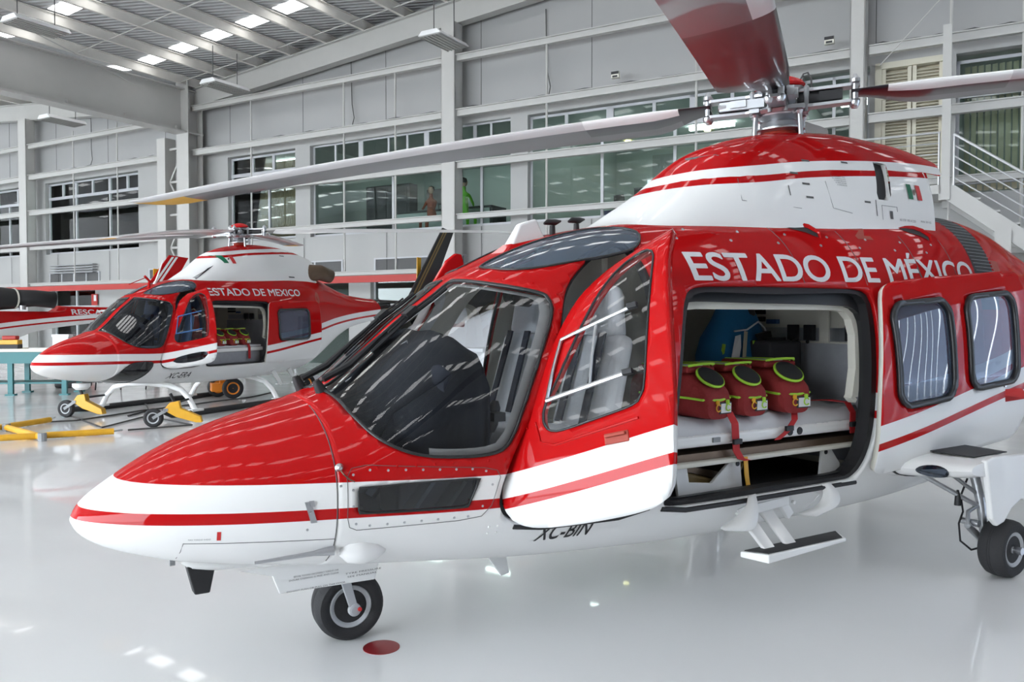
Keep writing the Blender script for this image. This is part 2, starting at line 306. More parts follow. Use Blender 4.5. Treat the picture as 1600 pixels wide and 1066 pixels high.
for t,n_ in ((1.2,-2.2),(3.4,-3.6),(5.2,-4.6),(-24.0,-3),(-17.6,-3.5),(-5.8,-3.5),(-2.9,-3.4),(7.3,-3),(11.2,-3),(-26,-1.6),(-19.6,-1.6),(-16,-1.6),(-9.9,-1.6)):
    o=wb().box(t,t+1.2,n_-.06,n_+.06,6.5,6.58).make('tube_light','tube'); setprops(o,TL[t],'ceiling light','tube lights in the office')
# office contents seen through the glass
def thingbox(name,parts,label,cat,group=None):
    r=empty(name,tuple(WP(parts[0][1])),WANG,label=label,cat=cat,group=group)
    inv=lambda v,c=parts[0][1]:(v[0]-c[0],-(v[1]-c[1]),v[2]-c[2])
    for pn,_,bxs,mt in parts:
        bb=B(inv)
        for b6 in bxs: bb.box(*b6)
        bb.make(pn,mt,r)
    return r
thingbox('office_desk',[('desktop',(-3.0,-1.5,3.8),[(-4.6,-1.3,-1.9,-1.1,4.52,4.56)],'officedark'),('modesty_panel',(0,0,0),[(-4.6,-1.3,-1.15,-1.12,3.85,4.5)],'officewall'),('leg',0,[(-4.6,-4.55,-1.9,-1.1,3.8,4.52)],'officedark'),('leg',0,[(-1.35,-1.3,-1.9,-1.1,3.8,4.52)],'officedark')],'dark office desk behind the glass left of the white column','desk')
thingbox('computer_monitor',[('screen',(-3.4,-1.5,4.6),[(-3.75,-3.0,-1.55,-1.5,4.75,5.2)],'officedark'),('stand',0,[(-3.45,-3.35,-1.56,-1.5,4.56,4.78)],'grey'),('base',0,[(-3.55,-3.25,-1.65,-1.42,4.56,4.575)],'grey')],'black computer monitor on the dark office desk','monitor')
thingbox('office_cabinet',[('body',(-6,-1.5,3.8),[(-6.6,-4.9,-2.6,-2.2,3.8,5.6)],'officedark'),('door',0,[(-6.55,-5.8,-2.2,-2.18,3.9,5.5)],'officedark'),('door',0,[(-5.75,-5.0,-2.2,-2.18,3.9,5.5)],'officedark')],'tall dark cabinet in the darkened office','cabinet')
thingbox('notice_board',[('board',(4.6,-1,4.2),[(3.75,5.4,-.75,-.72,4.2,4.85)],'cork'),('frame',0,[(3.7,5.45,-.76,-.7,4.85,4.89),(3.7,5.45,-.76,-.7,4.16,4.2),(3.7,3.75,-.76,-.7,4.2,4.85)],'alufr')],'tan cork board leaning inside the office window beside the white cowling','notice board')
for i,(a,b_,z0,z1,lab) in enumerate(((1.35,1.65,4.1,4.9,'black office chair against the bright far window, left one'),(1.95,2.2,4.1,5.05,'black office chair against the bright far window, middle one'),(2.7,3.15,4.0,5.3,'black office chair beside the grey partition'))):
    thingbox('office_chair',[('seat',((a+b_)/2,-3,3.8),[(a-.05,b_+.05,-3.3,-2.8,4.22,4.3)],'officedark'),('backrest',0,[(a,b_,-3.34,-3.28,4.4,z1)],'officedark'),('base',0,[((a+b_)/2-.03,(a+b_)/2+.03,-3.08,-3.02,3.8,4.22),(a,b_,-3.1,-3.0,3.8,3.84)],'officedark')],lab,'chair','office chairs')
thingbox('placard',[('board',(2.7,-.5,3.9),[(2.35,3.0,-.42,-.4,3.92,4.08)],'purple')],'small purple placard leaning on the sill of the office window','sign')
structure(wb().box(1.3,2.55,-5.98,-5.95,4.75,5.7).make('window_200','day')); structure(wb().box(1.5,2.6,-5.98,-5.95,4.0,4.5).make('window_201','day'))
structure(wb().box(3.0,3.6,-2.0,-1.9,3.8,5.6).make('wall_partition','wall'))
thingbox('work_table',[('table_top',(2,-5,3.8),[(1.2,3.4,-5.3,-4.6,4.5,4.55)],'officedark'),('leg',0,[(1.25,1.3,-5.25,-5.2,3.8,4.5)],'officedark'),('leg',0,[(3.3,3.35,-5.25,-5.2,3.8,4.5)],'officedark')],'dark table before the bright far office window','table')
def person(t,n_,zf,shirt,label,facing=0):
    r=empty('person',tuple(WP((t,n_,zf))),WANG+facing,label=label,cat='person')
    me=bpy.data.meshes.new('body'); J=[(0,0,.55),(0,0,.8),(0,.0,1.05),(0,0,1.15),(0,0,1.28),(.17,0,1.02),(.22,.12,.8),(.1,.32,.78),(-.17,0,1.02),(-.22,.12,.8),(-.1,.32,.78),(.1,0,.5),(.12,.38,.5),(.12,.4,.08),(-.1,0,.5),(-.12,.38,.5),(-.12,.4,.08)]
    E_=[(0,1),(1,2),(2,3),(3,4),(2,5),(5,6),(6,7),(2,8),(8,9),(9,10),(0,11),(11,12),(12,13),(0,14),(14,15),(15,16)]
    me.from_pydata(J,E_,[]); o=link('body',me,r,(shirt,)); sk=o.modifiers.new('skin','SKIN'); o.modifiers.new('s','SUBSURF').render_levels=1
    R_=[.14,.14,.13,.06,.07,.06,.045,.03,.06,.045,.03,.09,.07,.05,.09,.07,.05]
    for i,v in enumerate(me.skin_vertices[0].data): v.radius=(R_[i],R_[i]*.8)
    me.skin_vertices[0].data[0].use_root=True
    B().lathe((0,.01,1.27),(0,0,1),[(0,.05),(.05,.085),(.12,.095),(.19,.075),(.22,.02)],14).make('head','skinm',r,smooth=True)
    B().lathe((0,-.02,1.36),(0,0,1),[(0,.09),(.05,.1),(.12,.085),(.15,.02)],14).make('hair','hair',r,smooth=True)
person(-2.95,-.62,3.79,'shirtr','person in a rust shirt seated at the desk left of the white column',math.pi)
person(-1.95,-.75,3.79,'shirtg','person in a bright green shirt seated just right of the white column',0)
# louvred double door
d=empty('door_1',(0,0,0)); structure(d); f=wb(); f.box(8.4,8.52,-.12,.06,3.88,6.5); f.box(9.6,9.72,-.12,.06,3.88,6.5); f.box(8.4,9.72,-.12,.06,6.42,6.54); f.box(8.4,9.72,-.12,.05,5.82,5.92); f.make('door_frame','louvre',d)
for a,b_ in ((8.52,9.05),(9.07,9.6)):
    l=wb(); l.box(a,a+.07,-.06,0,3.88,6.42); l.box(b_-.07,b_,-.06,0,3.88,6.42); z=3.98
    while z<6.38:
        if not 5.78<z<5.95: l.obox(((a+b_)/2,-.03,z),((b_-a)/2-.07,0,0),(0,.025,-.02),(0,.004,.005))
        z+=.062
    l.make('louvre_leaf','louvre',d)
structure(wb().box(8.4,9.7,-.3,-.2,3.88,6.5).make('wall_behind_louvre','blind'))
# columns, girts, rods
for t,w_ in ((-30.3,.5),(-20.65,.5),(-1.5,.42),(8.15,.28),(17.6,.4)):
    p=wb(); h=w_/2; zt=roofz(t)-.9; p.box(t-h,t+h,.30,.33,0,zt); p.box(t-h,t+h,.62,.65,0,zt); p.box(t-.03,t+.03,.33,.62,0,zt); p.box(t+h-.03,t+h,.3,.65,0,zt) ; p.box(t-h,t-h+.02,.3,.65,0,zt)
    trim(p,'trim')
p=wb(); p.box(-11.75,-11.2,.25,.28,0,8.9); p.box(-11.75,-11.2,.77,.80,0,8.9); p.box(-11.5,-11.44,.28,.77,0,8.9); trim(p,'trim')
p=wb(); p.box(-12.85,-12.45,.3,.7,0,7.25); trim(p,'trim')
p=wb(); z=.6; s_=0
while z<6.9:
    p.beam((-12.45,.5,z),(-11.75,.5,z),.07,.07,up=(0,1,0)); p.beam((-12.45 if s_ else -11.75,.5,z),(-11.75 if s_ else -12.45,.5,z+1.05),.06,.06,up=(0,1,0)); z+=1.05; s_=1-s_
trim(p,'trim')
def gz(z): return 1.494+(z-1.494)*.972
COLT=[-62,-30.3,-20.65,-12.6,-11.5,-1.5,8.15,17.6,24]
for z,hh in ((2.76,.11),(4.14,.13),(5.48,.17),(6.83,.17),(8.25,.15)):
    for a,b_ in zip(COLT[1:-1],COLT[2:]):
        if b_-a<2: continue
        if z>8 and (a<-20 or (a<-11 and b_<-11)): z_=8.0
        else: z_=z
        p=wb(); p.box(a+.2,b_-.15,.42,.56,gz(z_)-hh/2,gz(z_)+hh/2); p.box(a+.2,b_-.15,.36,.62,gz(z_)+hh/2-.02,gz(z_)+hh/2); trim(p,'trim')
for t in (-25,-17.7,-15.2,-8.75,-5.1,-3.3+.0,1.25,4.9,9.75-.0,10.9,14):
    trim(wb().tube([(t,.5,2.7),(t,.5,8.1)],.028 if t not in(9.75,) else .03,6),'trim')
# cable along the top of the upper girt + drops
for a,b_ in ((-20.4,-13),(-11,-1.7),(-1.2,8),(8.4,13)):
    pts=[(a+(b_-a)*i/24,.5+.03*math.sin(i*1.7),gz(6.83)+.11+.02*math.sin(i*2.3)) for i in range(25)]
    setprops(wb().tube(pts,.014,6).make('cable','cable'),'grey cable on the upper white girt, span starting %s'%{-20.4:'at the left column',-11:'at the lattice column',-1.2:'at the middle column',8.4:'over the louvred door'}[a],'cable','cables on the girt')
for t,lab in ((-17.3,'thin hanging cable on the upper wall of the left bay'),(-5.2,'thin hanging cable on the upper wall above the dark office'),(1.0,'thin hanging cable on the upper wall right of the middle column'),(5.95,'thin hanging cable on the upper wall behind the rotor head')):
    setprops(wb().tube([(t,.08,9.0),(t+.02,.08,8.0),(t+.05,.1,7.5),(t+.16,.14,7.1),(t+.15,.2,6.9)],.012,6).make('cable','cable'),lab,'cable')
for t,lab in ((3.0,'small black and white box mounted on the upper girt left of the raised blade'),(7.6,'small black and white box mounted on the upper girt above the rotor head')):
    r=empty('sensor_box',tuple(WP((t,.45,6.95))),WANG,label=lab,cat='sensor'); B().box(-.09,.09,-.05,.05,0,.14).make('housing','cream',r); B().box(-.09,.09,-.06,-.05,.08,.14).make('hood','black',r); B().box(-.06,.06,-.06,-.05,.01,.05).make('lens','black',r)
p=wb()
for i in range(6): p.tube([(6.35+i*.065,.06,4.9),(6.35+i*.065,.06,6.7)],.02,6)
setprops(p.make('conduit_bundle','grey'),'bundle of grey vertical conduits on the wall behind the rotor head','conduit')
# crane beam (red) along the wall
setprops(wb().box(-24,4,1.6,1.72,gz(2.45)-.02,gz(2.45)+.15).make('crane_beam','redbeam'),'long red steel beam running along the wall below the white rail','beam')
# air vent, extinguisher sign, small open window
r=empty('wall_vent',tuple(WP((-18.4,.1,3.12))),WANG,label='dark louvred vent box on the wall left of the rear helicopter',cat='vent')
for i in range(4): B().box(-1.3,1.3,-.12,.05,i*.09,i*.09+.04).make('vent_slat','grey',r)
r=empty('fire_sign',tuple(WP((-17.25,.05,1.95))),WANG,label='small red sign with white mark on the pillar behind the workbench',cat='sign'); B().box(-.17,.17,-.02,0,0,.4).make('sign_plate','redbeam',r); B().box(-.02,.12,-.03,-.02,.15,.36).make('sign_symbol','label',r)
r=empty('fire_extinguisher',tuple(WP((-17.25,.18,1.2))),WANG,label='dark red fire extinguisher hanging below the small red sign',cat='fire extinguisher'); B().lathe((0,0,0),(0,0,1),[(0,.07),(.4,.08),(.5,.05),(.52,.03)],16).make('cylinder','redbeam',r,smooth=True); B().box(-.05,.06,-.02,.02,.52,.6).make('valve','black',r)
window(-13.4,-12.95,4.75,5.35)
# stairs and landing
l=wb(); l.box(6.0,9.76,0,1.3,3.72,3.88); trim(l,'trim')
ST=[((9.70+i*.30),3.86-i*.235) for i in range(17)]
for n_ in (.15,1.3):
    p=wb(); a=np.array((9.70,n_,3.80)); e=np.array((14.6,n_,-.02)); p.prism([(9.62,n_,3.90),(9.82,n_,3.90),(14.75,n_,.0),(14.3,n_,.0),(9.74,n_,3.60),(9.62,n_,3.60)],(0,-.06,0)); trim(p,'trim')
for i,(t,z) in enumerate(ST[1:-1]):
    trim(wb().box(t-.03,t+.28,.15,1.26,z-.045,z-.01),'trim')
trim(wb().box(9.66,9.80,1.2,1.34,3.6,6.7),'trim'); trim(wb().box(10.5,10.75,1.15,1.35,0,3.0),'trim')
r=empty('stair_railing',tuple(WP((9.8,1.3,3.9))),WANG,label='steel tube railing of five bars going down the white stairs',cat='railing')
c0=(9.8,1.3,3.9); loc=lambda v:(v[0]-c0[0],-(v[1]-c0[1]),v[2]-c0[2])
for j in range(5):
    h=.90-.19*j; B(loc).tube([(9.85,1.3,3.86+h),(14.5,1.3,3.86+h-.735*4.65)],.024 if j==0 else .014,8).make('rail','metalpipe',r)
for t in (9.86,10.95,12.3,13.6): B(loc).tube([(t,1.3,3.86-.735*(t-9.85)),(t,1.3,3.86+.9-.735*(t-9.85))],.018,8).make('post','metalpipe',r)
r=empty('landing_railing',tuple(WP((8,1.3,3.9))),WANG,label='horizontal steel railing in front of the cream louvred door',cat='railing'); c0=(8,1.3,3.9)
for j in range(5): B(loc).tube([(6.2,1.3,4.81-.19*j),(9.64,1.3,4.81-.19*j)],.022 if j==0 else .011,8).make('rail','metalpipe',r)
for t in (6.2,7.9,9.62): B(loc).tube([(t,1.3,3.88),(t,1.3,4.81)],.018,8).make('post','metalpipe',r)
# hanging hall lamps
def hall_lamp(px,py,z,label,rodtop):
    f=1290;P=math.atan(36/1290)
    d=np.array([(px-800)/f,math.cos(P)+math.sin(P)*(533-py)/f,-math.sin(P)+math.cos(P)*(533-py)/f]);z=(z-1.494)*SB+1.494;kk=(z-1.494)/d[2];c_=d*kk+np.array([0,0,1.494])
    r=empty('hanging_lamp',tuple(c_),WANG,label=label,cat='lamp',group='white trough lamps hanging from the roof')
    h=B(); h.prism([(-.33,-.62,-.05),(-.22,-.62,.06),(.22,-.62,.06),(.33,-.62,-.05)],(0,1.24,0)); h.make('lamp_housing','lamp',r,bevel=.01)
    l=B(); l.box(-.29,.29,-.58,.58,-.065,-.052)
    for i in range(6): l.box(-.29+i*.112,-.28+i*.112,-.58,.58,-.085,-.06)
    l.make('lamp_louvre','lens',r)
    for s_ in (-1,1): B().tube([(0,.42*s_,.05),(0,.42*s_,rodtop)],.012,6).make('suspension_rod','cable',r)
hall_lamp(57,40,8.05,'white trough lamp hanging at the top left, nearest the frame corner',1.0)
hall_lamp(352,134,8.0,'white trough lamp hanging by the corner of the girder and rafter',1.0)
hall_lamp(694,62,8.2,'white trough lamp hanging in front of the middle column',1.2)
hall_lamp(98,188,7.7,'white trough lamp hanging beyond the big girder',1.2)
setprops(wb().tube([(-9.9,9,9.1),(-10.3,3.2,8.0)],.012,6).make('cord','trim'),'thin slanting white cord beside the corner lamp','cord')
setprops(wb().tube([(8.55,.6,6.35),(11.4,2.4,8.6)],.010,6).make('cord','trim'),'thin white cord slanting up to the right above the louvred door','cord')
# ================================================================ helicopters
def tab(s): return np.array([[float(v) for v in p.split(':')] for p in s.split(',')])
def pchip(s):
    t=tab(s);x=t[:,0];y=t[:,1];h=np.diff(x);d=np.diff(y)/h;m=np.zeros(len(x))
    for i in range(1,len(x)-1):
        if d[i-1]*d[i]>0:
            w1=2*h[i]+h[i-1];w2=h[i]+2*h[i-1];m[i]=(w1+w2)/(w1/d[i-1]+w2/d[i])
    m[0]=d[0];m[-1]=d[-1]
    def f(q):
        q=np.clip(np.asarray(q,float),x[0],x[-1]);i=np.clip(np.searchsorted(x,q,side='right')-1,0,len(x)-2);s_=(q-x[i])/h[i]
        return y[i]*(1+2*s_)*(1-s_)**2+h[i]*m[i]*s_*(1-s_)**2+y[i+1]*s_*s_*(3-2*s_)+h[i]*m[i+1]*s_*s_*(s_-1)
    return f
ZT=pchip('0:.70,.02:.742,.06:.785,.13:.835,.31:.942,.54:1.040,.79:1.113,.96:1.162,1.03:1.19,1.1:1.235,1.2:1.316,1.3:1.40,1.4:1.485,1.55:1.59,1.65:1.665,1.75:1.725,1.9:1.80,2.11:1.885,2.26:1.93,2.4:1.965,2.6:2.0,3:2.06,3.5:2.12,4:2.16,5:2.22,5.5:2.23,6:2.19,6.5:2.08,7:1.95,7.5:1.86,8.5:1.80,11:1.78')
ZB=pchip('0:.70,.02:.658,.06:.62,.12:.585,.2:.555,.4:.50,.7:.455,1:.415,1.3:.385,2:.325,3:.285,4:.285,5:.325,5.6:.42,6:.55,6.5:.76,7:.98,7.5:1.15,8.5:1.3,11:1.5')
W=pchip('0:0.0,.02:.075,.06:.14,.13:.215,.2:.275,.4:.39,.6:.47,.8:.525,1:.57,1.3:.63,1.6:.68,2:.735,2.4:.775,3:.80,4:.80,4.6:.78,5.2:.72,5.8:.61,6.4:.47,7:.36,7.5:.30,8.5:.24,11:.14')
ZM=pchip('0:.70,.3:.71,.7:.75,1:.80,1.5:.88,2:.95,3:1.0,4:1.02,5:1.1,6:1.25,7:1.42,8.5:1.55,11:1.63')
NT=pchip('0:2,1:2.1,1.3:2.3,2:2.6,3:2.9,5:2.9,7:2.2,11:2'); NB=pchip('0:2,.8:2.6,2:3.0,5:3.0,7:2.2,11:2')
ZQ=pchip('0:.757,.9:.742,1.57:.727,2.39:.775,3.7:.93,4.5:1.02,5.5:1.13,6.5:1.27,8:1.42,11:1.62')
def ysurf(x,z):
    x=np.asarray(x,float);z=np.asarray(z,float);zt,zb,w_,zm=ZT(x),ZB(x),W(x),ZM(x);up=z>=zm
    h=np.where(up,zt-zm,zm-zb);n=np.where(up,NT(x),NB(x));u=np.clip(np.abs(z-zm)/np.maximum(h,1e-6),0,1)
    return w_*np.maximum(1-u**n,0)**(1/n)
def zroof(x,y):
    n=NT(x);return ZM(x)+(ZT(x)-ZM(x))*np.maximum(1-np.abs(np.asarray(y)/W(x))**n,0)**(1/n)
def chaikin(p,k=3):
    p=np.array(p,float)
    for _ in range(k):
        q=np.roll(p,-1,0);p=np.stack([.75*p+.25*q,.25*p+.75*q],1).reshape(-1,2)
    return p
def sdpoly(P,a,b):
    """signed distance (neg inside) of points (a,b) to closed polygon P"""
    d=np.full(a.shape,1e9);ins=np.zeros(a.shape,bool)
    for (x0,y0),(x1,y1) in zip(P,np.roll(P,-1,0)):
        ex,ey=x1-x0,y1-y0;wx,wy=a-x0,b-y0;t=np.clip((wx*ex+wy*ey)/(ex*ex+ey*ey+1e-12),0,1)
        d=np.minimum(d,(wx-ex*t)**2+(wy-ey*t)**2)
        c=((y0<=b)&(y1>b))|((y1<=b)&(y0>b));xi=x0+(b-y0)/(y1-y0 if y1!=y0 else 1e-12)*ex;ins^=(c&(a<xi))
    d=np.sqrt(d);return np.where(ins,-d,d)
class Sk:
    def __init__(s,V,F,q=None): s.V=np.asarray(V,float);s.F=F;s.q=q
    def split(s,fn):
        """-> (outside, inside) cut exactly along fn=0"""
        V=s.V;val=fn(V);val=np.where(np.abs(val)<1e-7,1e-7,val);sg=val>0
        cut={};fo=[];fi=[];todo=[]
        for f in s.F:
            g=[sg[i] for i in f]
            if all(g): fo.append(f)
            elif not any(g): fi.append(f)
            else:
                todo.append(f)
                for a,b in zip(f,f[1:]+f[:1]):
                    if sg[a]!=sg[b]: cut[(min(a,b),max(a,b))]=None
        if not cut: return s.sub(fo),s.sub(fi)
        E_=np.array(list(cut.keys()));A_=V[E_[:,0]].copy();B_=V[E_[:,1]].copy();sa=sg[E_[:,0]];lo=np.zeros(len(E_));hi=np.ones(len(E_))
        for _ in range(9):
            m=(lo+hi)/2;v=fn(A_+(B_-A_)*m[:,None])>0;same=v==sa;lo=np.where(same,m,lo);hi=np.where(same,hi,m)
        t=(lo+hi)/2;NV=A_+(B_-A_)*t[:,None];q=s.q
        if q is not None: q=np.concatenate([q,q[E_[:,0]]*(1-t)+q[E_[:,1]]*t])
        n0=len(V)
        for i,e in enumerate(map(tuple,E_)): cut[e]=n0+i
        for f in todo:
            po=[];pi_=[]
            for a,b in zip(f,f[1:]+f[:1]):
                (po if sg[a] else pi_).append(a)
                if sg[a]!=sg[b]: c=cut[(min(a,b),max(a,b))];po.append(c);pi_.append(c)
            if len(po)>2: fo.append(tuple(po))
            if len(pi_)>2: fi.append(tuple(pi_))
        T=Sk(np.vstack([V,NV]),None,q);return T.sub(fo),T.sub(fi)
    def sub(s,F):
        used=np.unique(np.array([i for f in F for i in f],int)) if F else np.array([],int);mp=np.full(len(s.V),-1);mp[used]=np.arange(len(used))
        return Sk(s.V[used],[tuple(int(mp[i]) for i in f) for f in F],None if s.q is None else s.q[used])
def sections(xs,fw,fzt,fzb,fzm,fnt,fnb,nh):
    """closed rings; half ring resampled by arc length"""
    a=np.linspace(0,math.pi,1400);V=[]
    for x in xs:
        c=np.sin(a);s_=np.cos(a);up=s_>=0;n=np.where(up,fnt(x),fnb(x))
        y=fw(x)*np.abs(c)**(2/n);z=fzm(x)+np.where(up,fzt(x)-fzm(x),fzm(x)-fzb(x))*np.sign(s_)*np.abs(s_)**(2/n)
        L=np.concatenate([[0],np.cumsum(np.hypot(np.diff(y),np.diff(z)))]);q=np.linspace(0,L[-1],nh+1);yy=np.interp(q,L,y);zz=np.interp(q,L,z)
        V.append(np.stack([np.full(2*nh,x),np.concatenate([yy,-yy[-2:0:-1]]),np.concatenate([zz,zz[-2:0:-1]])],1))
    n=2*nh;F=[(i*n+j,(i+1)*n+j,(i+1)*n+(j+1)%n,i*n+(j+1)%n) for i in range(len(xs)-1) for j in range(n)]
    F+= [tuple(range(n)),tuple(range((len(xs)-1)*n,len(xs)*n))[::-1]]
    return np.vstack(V),F
def bodyskin(step,nh,xmax=11):
    xs=[.003,.008,.015,.025,.04,.06]+list(np.arange(.085,7.2,step))+list(np.arange(7.3,xmax+.01,.15))
    V,F=sections(xs,W,ZT,ZB,ZM,NT,NB,nh);return Sk(V,F,V[:,2]-ZQ(V[:,0]))
PW=chaikin([(1.008,1.10),(1.055,1.015),(1.125,.965),(1.227,.925),(1.372,.910),(1.52,.91),(1.60,.93),(1.645,.995),(1.70,1.128),(1.775,1.29),(1.85,1.43),(1.905,1.53),(1.905,1.60),(1.865,1.618),(1.784,1.640),(1.701,1.664),(1.66,1.69),(1.60,1.80),(1.2,1.6),(.95,1.30),(.985,1.19),(1.003,1.15)],2)
PR=chaikin([(1.78,.14),(1.80,.27),(1.85,.36),(1.95,.43),(2.103,.485),(2.302,.53),(2.47,.53),(2.56,.43),(2.55,.34),(2.50,.26),(2.422,.20),(2.28,.14),(2.094,.115),(1.93,.10),(1.80,.10)],2)
PC=chaikin([(.978,.825),(.98,.82),(1.23,.826),(1.485,.824),(1.487,.82),(1.46,.76),(1.438,.703),(1.43,.70),(1.2,.704),(.982,.712),(.98,.716),(.978,.77)],1)
PCF=chaikin([(1.10,.70),(1.18,.715),(1.42,.72),(1.47,.69),(1.45,.60),(1.36,.47),(1.20,.30),(.72,.30),(.86,.45),(1.0,.63)],2)
PD=chaikin([(1.57,.75),(1.58,.67),(1.64,.605),(1.80,.575),(2.2,.575),(2.34,.605),(2.385,.70),(2.43,1.0),(2.45,1.3),(2.45,1.6),(2.45,1.80),(2.42,1.885),(2.36,1.87),(2.2,1.80),(2.05,1.695),(1.97,1.6),(1.91,1.46),(1.80,1.20),(1.65,.95)],2)
PDW=chaikin([(1.82,1.08),(1.815,1.0),(1.86,.955),(1.95,.955),(2.15,.975),(2.26,.985),(2.305,1.02),(2.33,1.15),(2.365,1.40),(2.385,1.64),(2.37,1.70),(2.33,1.735),(2.27,1.735),(2.17,1.67),(2.09,1.55),(2.0,1.37),(1.90,1.19)],2)
PDL=chaikin([(1.72,.71),(1.80,.64),(2.15,.64),(2.25,.70),(2.26,.78),(1.9,.76)],2)
PB=chaikin([(2.44,.66),(2.44,.60),(2.51,.57),(2.7,.568),(3.8,.568),(3.9,.58),(3.97,.70),(4.02,.95),(4.03,1.3),(4.02,1.55),(4.0,1.63),(3.93,1.662),(3.6,1.665),(2.8,1.662),(2.66,1.65),(2.59,1.60),(2.54,1.45),(2.50,1.25),(2.46,.95)],2)
def rr(x0,x1,z0,z1,r): return chaikin([(x0,z0+r),(x0,z0+r/2),(x0+r/2,z0),(x0+r,z0),(x1-r,z0),(x1-r/2,z0),(x1,z0+r/2),(x1,z0+r),(x1,z1-r),(x1,z1-r/2),(x1-r/2,z1),(x1-r,z1),(x0+r,z1),(x0+r/2,z1),(x0,z1-r/2),(x0,z1-r)],2)
PS1=rr(2.60,3.15,.93,1.54,.14); PS2=rr(3.30,3.86,.95,1.54,.14)
def fside(P,side=1,off=0): return lambda V:np.where(side*V[:,1]>.02 if side else np.ones(len(V),bool),sdpoly(P,V[:,0],V[:,2]),1.0)-off
def fwind(side,off=0,post=.045):
    return lambda V:np.maximum(np.where(side*V[:,1]>-.2,sdpoly(PW,V[:,0],V[:,2]),1.0),post-side*V[:,1])-off
def froof(side,off=0): return lambda V:np.where((side*V[:,1]>0)&(V[:,2]>1.6),sdpoly(PR,V[:,0],np.abs(V[:,1])),1.0)-off
def HP(v): return (v[0],-v[1],v[2])
def hb(): return B(HP)
def skmake(sk,name,mats,parent,thick=0,T=None,smooth=True,off=-1,rim=0):
    V=sk.V.copy()
    if T is not None: V=T(V)
    me=bpy.data.meshes.new(name); W_=V.copy();W_[:,1]*=-1
    me.from_pydata(W_.tolist(),[],[f[::-1] for f in sk.F]); o=link(name,me,parent,mats,smooth)
    if sk.q is not None: a=me.attributes.new('q','FLOAT','POINT'); a.data.foreach_set('value',sk.q.astype(np.float32))
    if thick:
        md=o.modifiers.new('thickness','SOLIDIFY'); md.thickness=thick; md.offset=off; md.use_quality_normals=True
        if len(mats)>1: md.material_offset=1; md.material_offset_rim=rim
    return o
def polyline3(pts,n=1,off=.001,side=1):
    P=[];
    for (x0,z0),(x1,z1) in zip(pts[:-1],pts[1:]):
        k_=max(1,int(math.hypot(x1-x0,z1-z0)/.03))
        for i in range(k_): t=i/k_;x=x0+(x1-x0)*t;z=z0+(z1-z0)*t;P.append((x,side*(float(ysurf(x,z))+off),z))
    x,z=pts[-1];P.append((x,side*(float(ysurf(x,z))+off),z));return P
def ringplate(bb,Pout,Pin,off0,off1,mi=0,side=1,T=None):
    """trim frame between two outlines following the cabin side, off0..off1 inside the skin"""
    n=96
    def rs(P):
        P=np.vstack([P,P[:1]]);L=np.concatenate([[0],np.cumsum(np.hypot(*np.diff(P,axis=0).T))]);q=np.linspace(0,L[-1],n,endpoint=False);return np.stack([np.interp(q,L,P[:,0]),np.interp(q,L,P[:,1])],1)
    c=Pout.mean(0)
    def order(P):
        P=rs(P);
        if np.sum(P[:,0]*np.roll(P[:,1],-1)-P[:,1]*np.roll(P[:,0],-1))<0: P=P[::-1]
        d=P-P.mean(0);a=np.arctan2(d[:,1],d[:,0]);return np.roll(P,-int(np.argmin(np.abs(a+2.3))),0)
    O,I=order(Pout),order(Pin);V=[]
    for off in (off0,off1):
        for P in (O,I):
            V+=[(x,side*(float(ysurf(min(max(x,.05),10),z))-off),z) for x,z in P]
    if T is not None: V=[tuple(v) for v in T(np.array(V))]
    F=[]
    for i in range(n):
        j=(i+1)%n;F+=[(i,j,n+j,n+i),(2*n+i,3*n+i,3*n+j,2*n+j),(i,2*n+i,2*n+j,j),(n+i,n+j,3*n+j,3*n+i)]
    bb.add(V,F,mi)
def shrink(P,k):
    c=P.mean(0);d=P-c;return c+d*(1-k/np.maximum(np.hypot(d[:,0],d[:,1])[:,None],1e-6))
def rotax(V,o,ax,ang):
    ax=np.array(ax,float);ax/=np.linalg.norm(ax);v=V-np.array(o);c,s_=math.cos(ang),math.sin(ang)
    return np.array(o)+v*c+np.cross(ax,v)*s_+np.outer(v@ax,ax)*(1-c)
def seat(parent,x,y,mat,name='pilot_seat'):
    r=bpy.data.objects.new(name,None); S.collection.objects.link(r); r.parent=parent
    o=lambda v:(v[0]+x,-(v[1]+y),v[2])
    b=B(o); b.add([(-.42,-.21,.86),(.02,-.21,.84),(.02,.21,.84),(-.42,.21,.86),(-.42,-.21,.98),(.0,-.21,.95),(.0,.21,.95),(-.42,.21,.98)],[(0,1,2,3),(7,6,5,4),(0,4,5,1),(1,5,6,2),(2,6,7,3),(3,7,4,0)]); b.make('seat_cushion',mat,r,bevel=.035,smooth=True)
    b=B(o); b.add([(-.04,-.22,.93),(.08,-.22,.91),(.08,.22,.91),(-.04,.22,.93),(.10,-.21,1.42),(.2,-.21,1.40),(.2,.21,1.40),(.10,.21,1.42)],[(0,3,2,1),(4,5,6,7),(0,1,5,4),(1,2,6,5),(2,3,7,6),(3,0,4,7)]); b.make('backrest',mat,r,bevel=.045,smooth=True)
    b=B(o); b.add([(.09,-.15,1.40),(.2,-.15,1.38),(.2,.15,1.38),(.09,.15,1.40),(.12,-.12,1.66),(.2,-.12,1.65),(.2,.12,1.65),(.12,.12,1.66)],[(0,3,2,1),(4,5,6,7),(0,1,5,4),(1,2,6,5),(2,3,7,6),(3,0,4,7)]); b.make('headrest',mat,r,bevel=.055,smooth=True)
    for s_ in (-1,1):
        b=B(o); b.beam((-.06,s_*.10,.97),(.075,s_*.09,1.42),.05,.012,up=(1,0,-.3)); b.make('harness_strap','belt',r)
    b=B(o); b.box(-.35,.05,-.16,.16,.62,.86); b.make('seat_base','grey',r)
    return r
